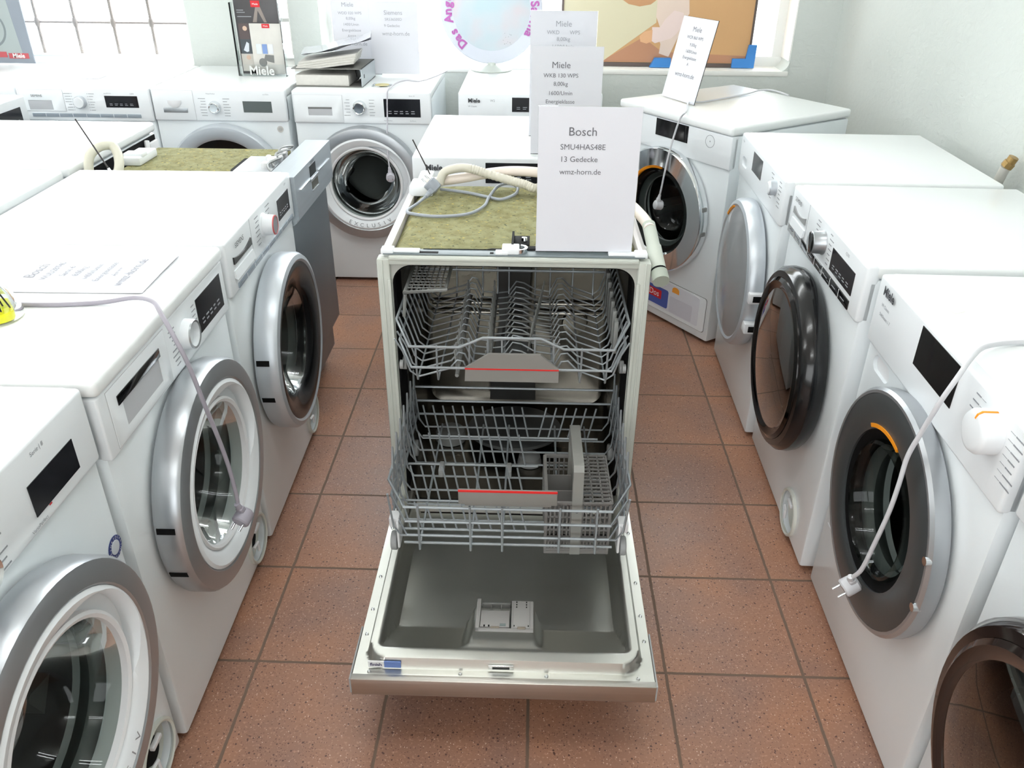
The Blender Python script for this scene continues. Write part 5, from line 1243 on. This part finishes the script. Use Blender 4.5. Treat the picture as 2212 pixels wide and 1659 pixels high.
dk = part('disc', G().lathe([(0.0, 0.006), (rs-0.003, 0.006), (rs, 0.003), (rs, -0.006), (0.0, -0.006)], (0, cz), 'y', 72), mat('disc_edge', rgb(206, 210, 222), 0.4), t)
part('disc_face', G().lathe([(0.0, 0.0075), (0.176, 0.0068), (0.178, 0.006)], (0, cz), 'y', 64), FACE, dk, 'pastel printed centre')
g = G()
def arc_text(g, s, a0, step, rad, size, y):
    for i, ch in enumerate(s):
        if ch == ' ': continue
        a = R(a0-step*i); tfront(g, ch, size, rad*math.cos(a), y, cz+rad*math.sin(a), 'CENTER', 0.0018, a-PI/2)
arc_text(g, 'Das Ange', 227, 8.7, 0.200, 0.053, -0.0084); part('rim_lettering', g, mat('purple_print', rgb(176, 92, 168), 0.4), dk, 'purple lettering, left')
g = G(); arc_text(g, 'Salina', 7, 7.6, 0.200, 0.053, -0.0084)
part('rim_lettering', g, mat('purple_print', rgb(176, 92, 168), 0.4), dk, 'purple lettering, right')
g = G(); rr = random.Random(4)
for i in range(14): u, z = 0.075+rr.uniform(-.022, .022), cz-0.125+rr.uniform(-.028, .028); g.lathe([(0.0, 0.0088), (0.0016, 0.0084)], (u, z), 'y', 6)
part('dot_print', g, INKL, dk)
part('foot', G().lathe([(0.0, 0.0), (0.098, 0.0), (0.098, 0.004), (0.055, 0.012), (0.022, 0.022), (0.016, 0.032), (0.0, 0.032)], (0, 0), 'z', 40), mat('foot_grey', rgb(196, 202, 196), 0.4), t)

# ------------------------------------------------------------------ framed print leaning in the window recess with blue corner guards
t = thing('framed_print', 'large framed print of a person beside a white machine, standing on the window sill', 'picture', (0.566, 2.985, ZS+0.006))
W2, H2 = 0.463, 0.95
part('frame', G().box(-W2, W2, 0.0, 0.02, 0.0, 0.018).box(-W2, W2, 0.0, 0.02, H2-0.018, H2).box(-W2, -W2+0.010, 0.0, 0.02, 0.018, H2-0.018).box(W2-0.010, W2, 0.0, 0.02, 0.018, H2-0.018), mat('dark_frame', rgb(92, 80, 76), 0.4), t)
cv = part('print', G().box(-W2+0.010, W2-0.010, 0.006, 0.016, 0.018, H2-0.018), mat('print_brown', rgb(204, 160, 112), 0.45, noise=(3, 0.08)), t)
def flatpoly(pts, y): return G().prism([(x-0.566, z-ZS-0.006) for x, z in pts], 'xz', y, y+0.0004)
part('print_panel', flatpoly([(0.114, 1.75), (0.114, 0.868), (0.310, 0.868), (0.332, 0.884), (0.559, 1.046), (0.556, 1.145), (0.556, 1.75)], 0.0054), mat('print_cream', rgb(214, 206, 176), 0.45), cv, 'cream printed machine side')
part('print_floor', flatpoly([(0.332, 0.884), (0.310, 0.868), (1.018, 0.868), (1.018, 0.900), (0.60, 0.915), (0.50, 0.98)], 0.0052), mat('print_rust', rgb(184, 134, 104), 0.45), cv)
part('print_torso', flatpoly([(0.556, 1.75), (0.556, 1.073), (0.579, 1.024), (0.575, 0.98), (0.588, 0.95), (0.584, 0.908), (0.632, 0.893), (0.675, 0.995), (0.69, 1.05), (0.713, 1.087), (0.706, 1.147), (0.74, 1.30), (0.74, 1.75)], 0.0050), mat('print_blush', rgb(226, 204, 190), 0.45), cv, 'printed blush shirt')
part('print_arm', flatpoly([(0.541, 1.026), (0.579, 1.026), (0.60, 1.06), (0.64, 1.10), (0.685, 1.09), (0.69, 1.04), (0.66, 0.998), (0.637, 0.977), (0.561, 0.954), (0.542, 0.965)], 0.0046), mat('print_sleeve', rgb(232, 210, 204), 0.45), cv)
part('print_hand', flatpoly([(0.484, 0.985), (0.505, 1.005), (0.544, 1.014), (0.545, 0.962), (0.52, 0.952), (0.49, 0.960)], 0.0044), mat('print_skin', rgb(222, 172, 130), 0.45), cv)
part('print_bowl', flatpoly([(0.375, 1.16), (0.392, 1.143), (0.42, 1.126), (0.473, 1.116), (0.525, 1.125), (0.549, 1.143), (0.56, 1.16)], 0.0044), mat('print_bowl', rgb(196, 146, 104), 0.3), cv)
BLUE = mat('blue_foam', rgb(62, 132, 204), 0.6)
for nm, x, lab in (('a', 0.566-0.025, 'blue foam guard standing at the middle of the framed print, behind the tilted price sheet'), ('b', 0.566+W2+0.020, 'blue foam corner guard on the lower right corner of the framed print')):
    if nm == 'a':
        o = part('corner_guard', G().prism([(0.0, 0.0), (0.10, 0.0), (0.10, 0.042), (0.022, 0.042)], 'xz', -0.03, 0.0, mtx=Matrix.Translation((x, 2.984, ZS+0.0065))), BLUE)
    else:
        P = [(-0.108, 0.0), (0.0, 0.0), (0.002, 0.105), (-0.036, 0.105), (-0.044, 0.042), (-0.108, 0.042)]
        o = part('corner_guard', G().prism(P, 'xz', -0.014, -0.0005, mtx=Matrix.Translation((x, 2.984, ZS+0.0065))), BLUE)
    tag(o, lab, 'corner guard')
# ------------------------------------------------------------------ poster at the far left
t = thing('poster', 'grey advertising poster of a front loader with a red band, at the far left', 'poster', (-2.70, 2.80, 0.853), 0)
pb = part('poster_board', G().box(-0.285, 0.283, 0.0, 0.006, 0.0, 0.72), mat('poster_grey', rgb(136, 144, 154), 0.5, noise=(4, 0.15)), t)
part('printed_machine', G().prism([(-0.26, 0.052), (0.235, 0.034), (0.225, 0.20), (0.215, 0.42), (-0.26, 0.42)], 'xz', -0.0006, 0.0), mat('poster_pale', rgb(160, 170, 170), 0.5), pb)
pd = part('printed_door', G().lathe([(0.075, 0.0008), (0.085, 0.0008)], (0.10, 0.155), 'y', 40), mat('poster_dark', rgb(120, 130, 132), 0.5), pb)
part('printed_glass', G().lathe([(0.0, 0.0012), (0.048, 0.0010)], (0.085, 0.16), 'y', 32), mat('poster_blue', rgb(140, 160, 178), 0.5), pb)
rb_ = part('red_band', G().box(-0.285, 0.158, -0.0012, -0.0004, 0.027, 0.052).box(0.165, 0.262, -0.0012, -0.0004, 0.022, 0.046), mat('faded_red', rgb(186, 84, 90), 0.5), pb)
g = G(); tfront(g, 'Miele', 0.027, 0.213, -0.0018, 0.034, bold=0.0008); part('band_lettering', g, INKW, pb)
# ------------------------------------------------------------------ leaflet holder on the back row
t = thing('leaflet_holder', 'clear standing leaflet holder on the machine with the pale silver door', 'leaflet holder', (-1.242, 2.56, 0.851))
part('holder_body', G().box(-0.108, 0.108, 0.030, 0.032, 0.0, 0.36).box(-0.108, -0.106, -0.012, 0.030, 0.0, 0.30).box(0.106, 0.108, -0.012, 0.030, 0.0, 0.30).box(-0.108, 0.108, -0.012, 0.032, 0.0, 0.003).box(-0.108, 0.108, -0.014, -0.012, 0.0, 0.05), ACRYL, t)
def brochure(nm, label, x0, x1, y, z0, z1, m):
    o = thing(nm, label, 'brochure', (-1.242, 2.56+y, 0.855)); part('cover', G().box(x0, x1, 0, 0.006, z0, z1, 0.001), m, o); return o
o = brochure('brochure', 'dark brochure with portrait photos down its left side, rear in the holder', -0.098, 0.094, 0.020, 0.0, 0.40, mat('brochure_dark', rgb(72, 70, 72), 0.35, noise=(9, 0.25)))
part('photo_strip', G().box(-0.094, -0.040, -0.0008, 0, 0.012, 0.085), mat('photo_pale', rgb(196, 192, 184), 0.4), o)
part('photo_strip', G().box(-0.090, -0.042, -0.0008, 0, 0.085, 0.145), mat('photo_slate', rgb(70, 78, 84), 0.4), o)
part('photo_strip', G().box(-0.090, -0.044, -0.0008, 0, 0.145, 0.210), mat('photo_plum', rgb(88, 76, 76), 0.4), o)
for zz in (0.190, 0.070): part('printed_face', G().lathe([(0.0, 0.0016), (0.010, 0.0014)], (-0.062, zz), 'y', 16), mat('photo_skin', rgb(204, 176, 156), 0.5), o)
g = G().prism([(-0.080, 0.10), (-0.062, 0.135), (-0.052, 0.128), (-0.056, 0.095), (-0.066, 0.092)], 'xz', -0.0016, -0.0008); part('printed_shape', g, mat('photo_white', rgb(206, 212, 220), 0.4), o)
g = G().prism([(-0.022, 0.215), (0.0, 0.285), (0.016, 0.285), (0.040, 0.215), (0.028, 0.215), (0.006, 0.262), (-0.004, 0.215)], 'xz', -0.0008, -0.0002); part('printed_figure', g, mat('photo_taupe', rgb(140, 130, 124), 0.4), o)
part('red_tag', G().box(-0.022, 0.018, -0.0014, -0.0004, 0.276, 0.302), RED, o); g = G(); tfront(g, 'Miele', 0.012, -0.002, -0.0018, 0.288); part('tag_lettering', g, INKW, o)
g = G()
for i, (a, zz) in enumerate(((0.030, 0.262), (0.036, 0.253), (0.062, 0.236))): g.box(-0.088, -0.088+a, -0.0007, 0, zz, zz+0.003)
part('small_print', g, INKL, o)
o = brochure('brochure', 'pale front brochure showing a grey drum of laundry, in the clear holder', -0.036, 0.102, 0.002, 0.004, 0.212, mat('brochure_pale', rgb(206, 204, 198), 0.35, noise=(14, 0.12)))
part('red_tag', G().box(0.020, 0.054, -0.0012, -0.0004, 0.194, 0.211), RED, o); g = G(); tfront(g, 'Miele', 0.010, 0.037, -0.0016, 0.202); part('tag_lettering', g, INKW, o)
g = G().lathe([(0.0, 0.0014), (0.018, 0.0012)], (0.006, 0.052), 'y', 24); g.prism([(0.012, 0.065), (0.020, 0.085), (0.058, 0.082), (0.056, 0.050), (0.030, 0.056)], 'xz', -0.0010, -0.0003); part('printed_drum', g, MIDG, o)
for i, cc in enumerate(((210, 222, 234), (120, 146, 196), (214, 216, 220))): part('printed_packet', G().box(-0.016+0.026*i, 0.006+0.026*i, -0.0009, -0.0002, 0.088, 0.128), mat('packet_%d' % i, rgb(*cc), 0.5), o)
g = G(); tfront(g, 'Miele', 0.052, 0.0, -0.0162, 0.022, bold=0.0012); part('holder_lettering', g, mat('holder_print', rgb(214, 216, 214), 0.5), t)

# ------------------------------------------------------------------ water tap stub on the right wall
t = thing('water_pipe', 'white wall pipe with brass screw end by the right wall behind the machines', 'pipe', (1.362, 1.13, 0.725))
part('pipe', G().tube([(0.0, 0.05, 0.0), (-0.002, 0.0, 0.135)], 0.0145, 16), mat('pipe_white', rgb(206, 204, 196), 0.5), t)
part('brass_fitting', G().tube([(-0.002, 0.0, 0.134), (0.004, -0.004, 0.148)], 0.0175, 8).tube([(0.004, -0.004, 0.148), (0.008, -0.008, 0.164)], 0.0145, 12), mat('aged_brass', rgb(170, 140, 90), 0.4, metal=0.8, noise=(60, 0.35)), t)
part('wall_elbow', G().tube([(0.0, 0.03, 0.06), (0.036, 0.03, 0.05)], 0.008, 10), MATS['aged_brass'], t)

# ------------------------------------------------------------------ ceiling lamps of the shop (above the photo; glints in door glass show strip lamps; extra ones added to brighten ceiling and tops)
for i, (x, y) in enumerate(((-0.15, 1.75), (-0.15, -0.3), (-2.3, 1.2), (-2.3, -1.2), (-0.15, -2.5))):
    lab = ['twin tube lamp hanging above the rear of the centre aisle', 'twin tube lamp hanging above the middle of the centre aisle', 'twin tube lamp hanging near the left window', 'twin tube lamp hanging over the far left aisle, nearer the shop front', 'twin tube lamp hanging nearest the shop front'][i]
    t = thing('ceiling_lamp', lab, 'ceiling lamp', (x, y, 2.38), R(90), 'ceiling lamps')
    part('housing', G().box(-0.03, 0.03, -0.62, 0.62, 0.0, 0.03, 0.006), PLW2, t)
    for yy in (-0.4, 0.4): part('hanger', G().cyl((0, yy, 0.03), (0, yy, ZC-2.38), 0.003, 8), MIDG, t)
    for s in (-0.06, 0.06): part('tube', G().cyl((s, -0.58, 0.01), (s, 0.58, 0.01), 0.013, 12), mat('lamp_tube', (0.97, 1.0, 1.0, 1), 0.5, emit=26), t)

for o in list(SC.objects):
    if o.parent is None and o.get('category') == 'power cord': o['group'] = 'power cords on the machines'
    if o.parent is None and o.get('category') == 'brochure': o['group'] = 'brochures in the clear holder'
    if o.parent is None and o.get('category') == 'corner guard': o['group'] = 'blue foam guards of the framed print'
    if o.parent is None and o.get('category') == 'rod': o['group'] = 'thin dark rods by the dishwashers'
    if o.parent is None and o.get('category') == 'hose': o['group'] = 'dishwasher hoses'
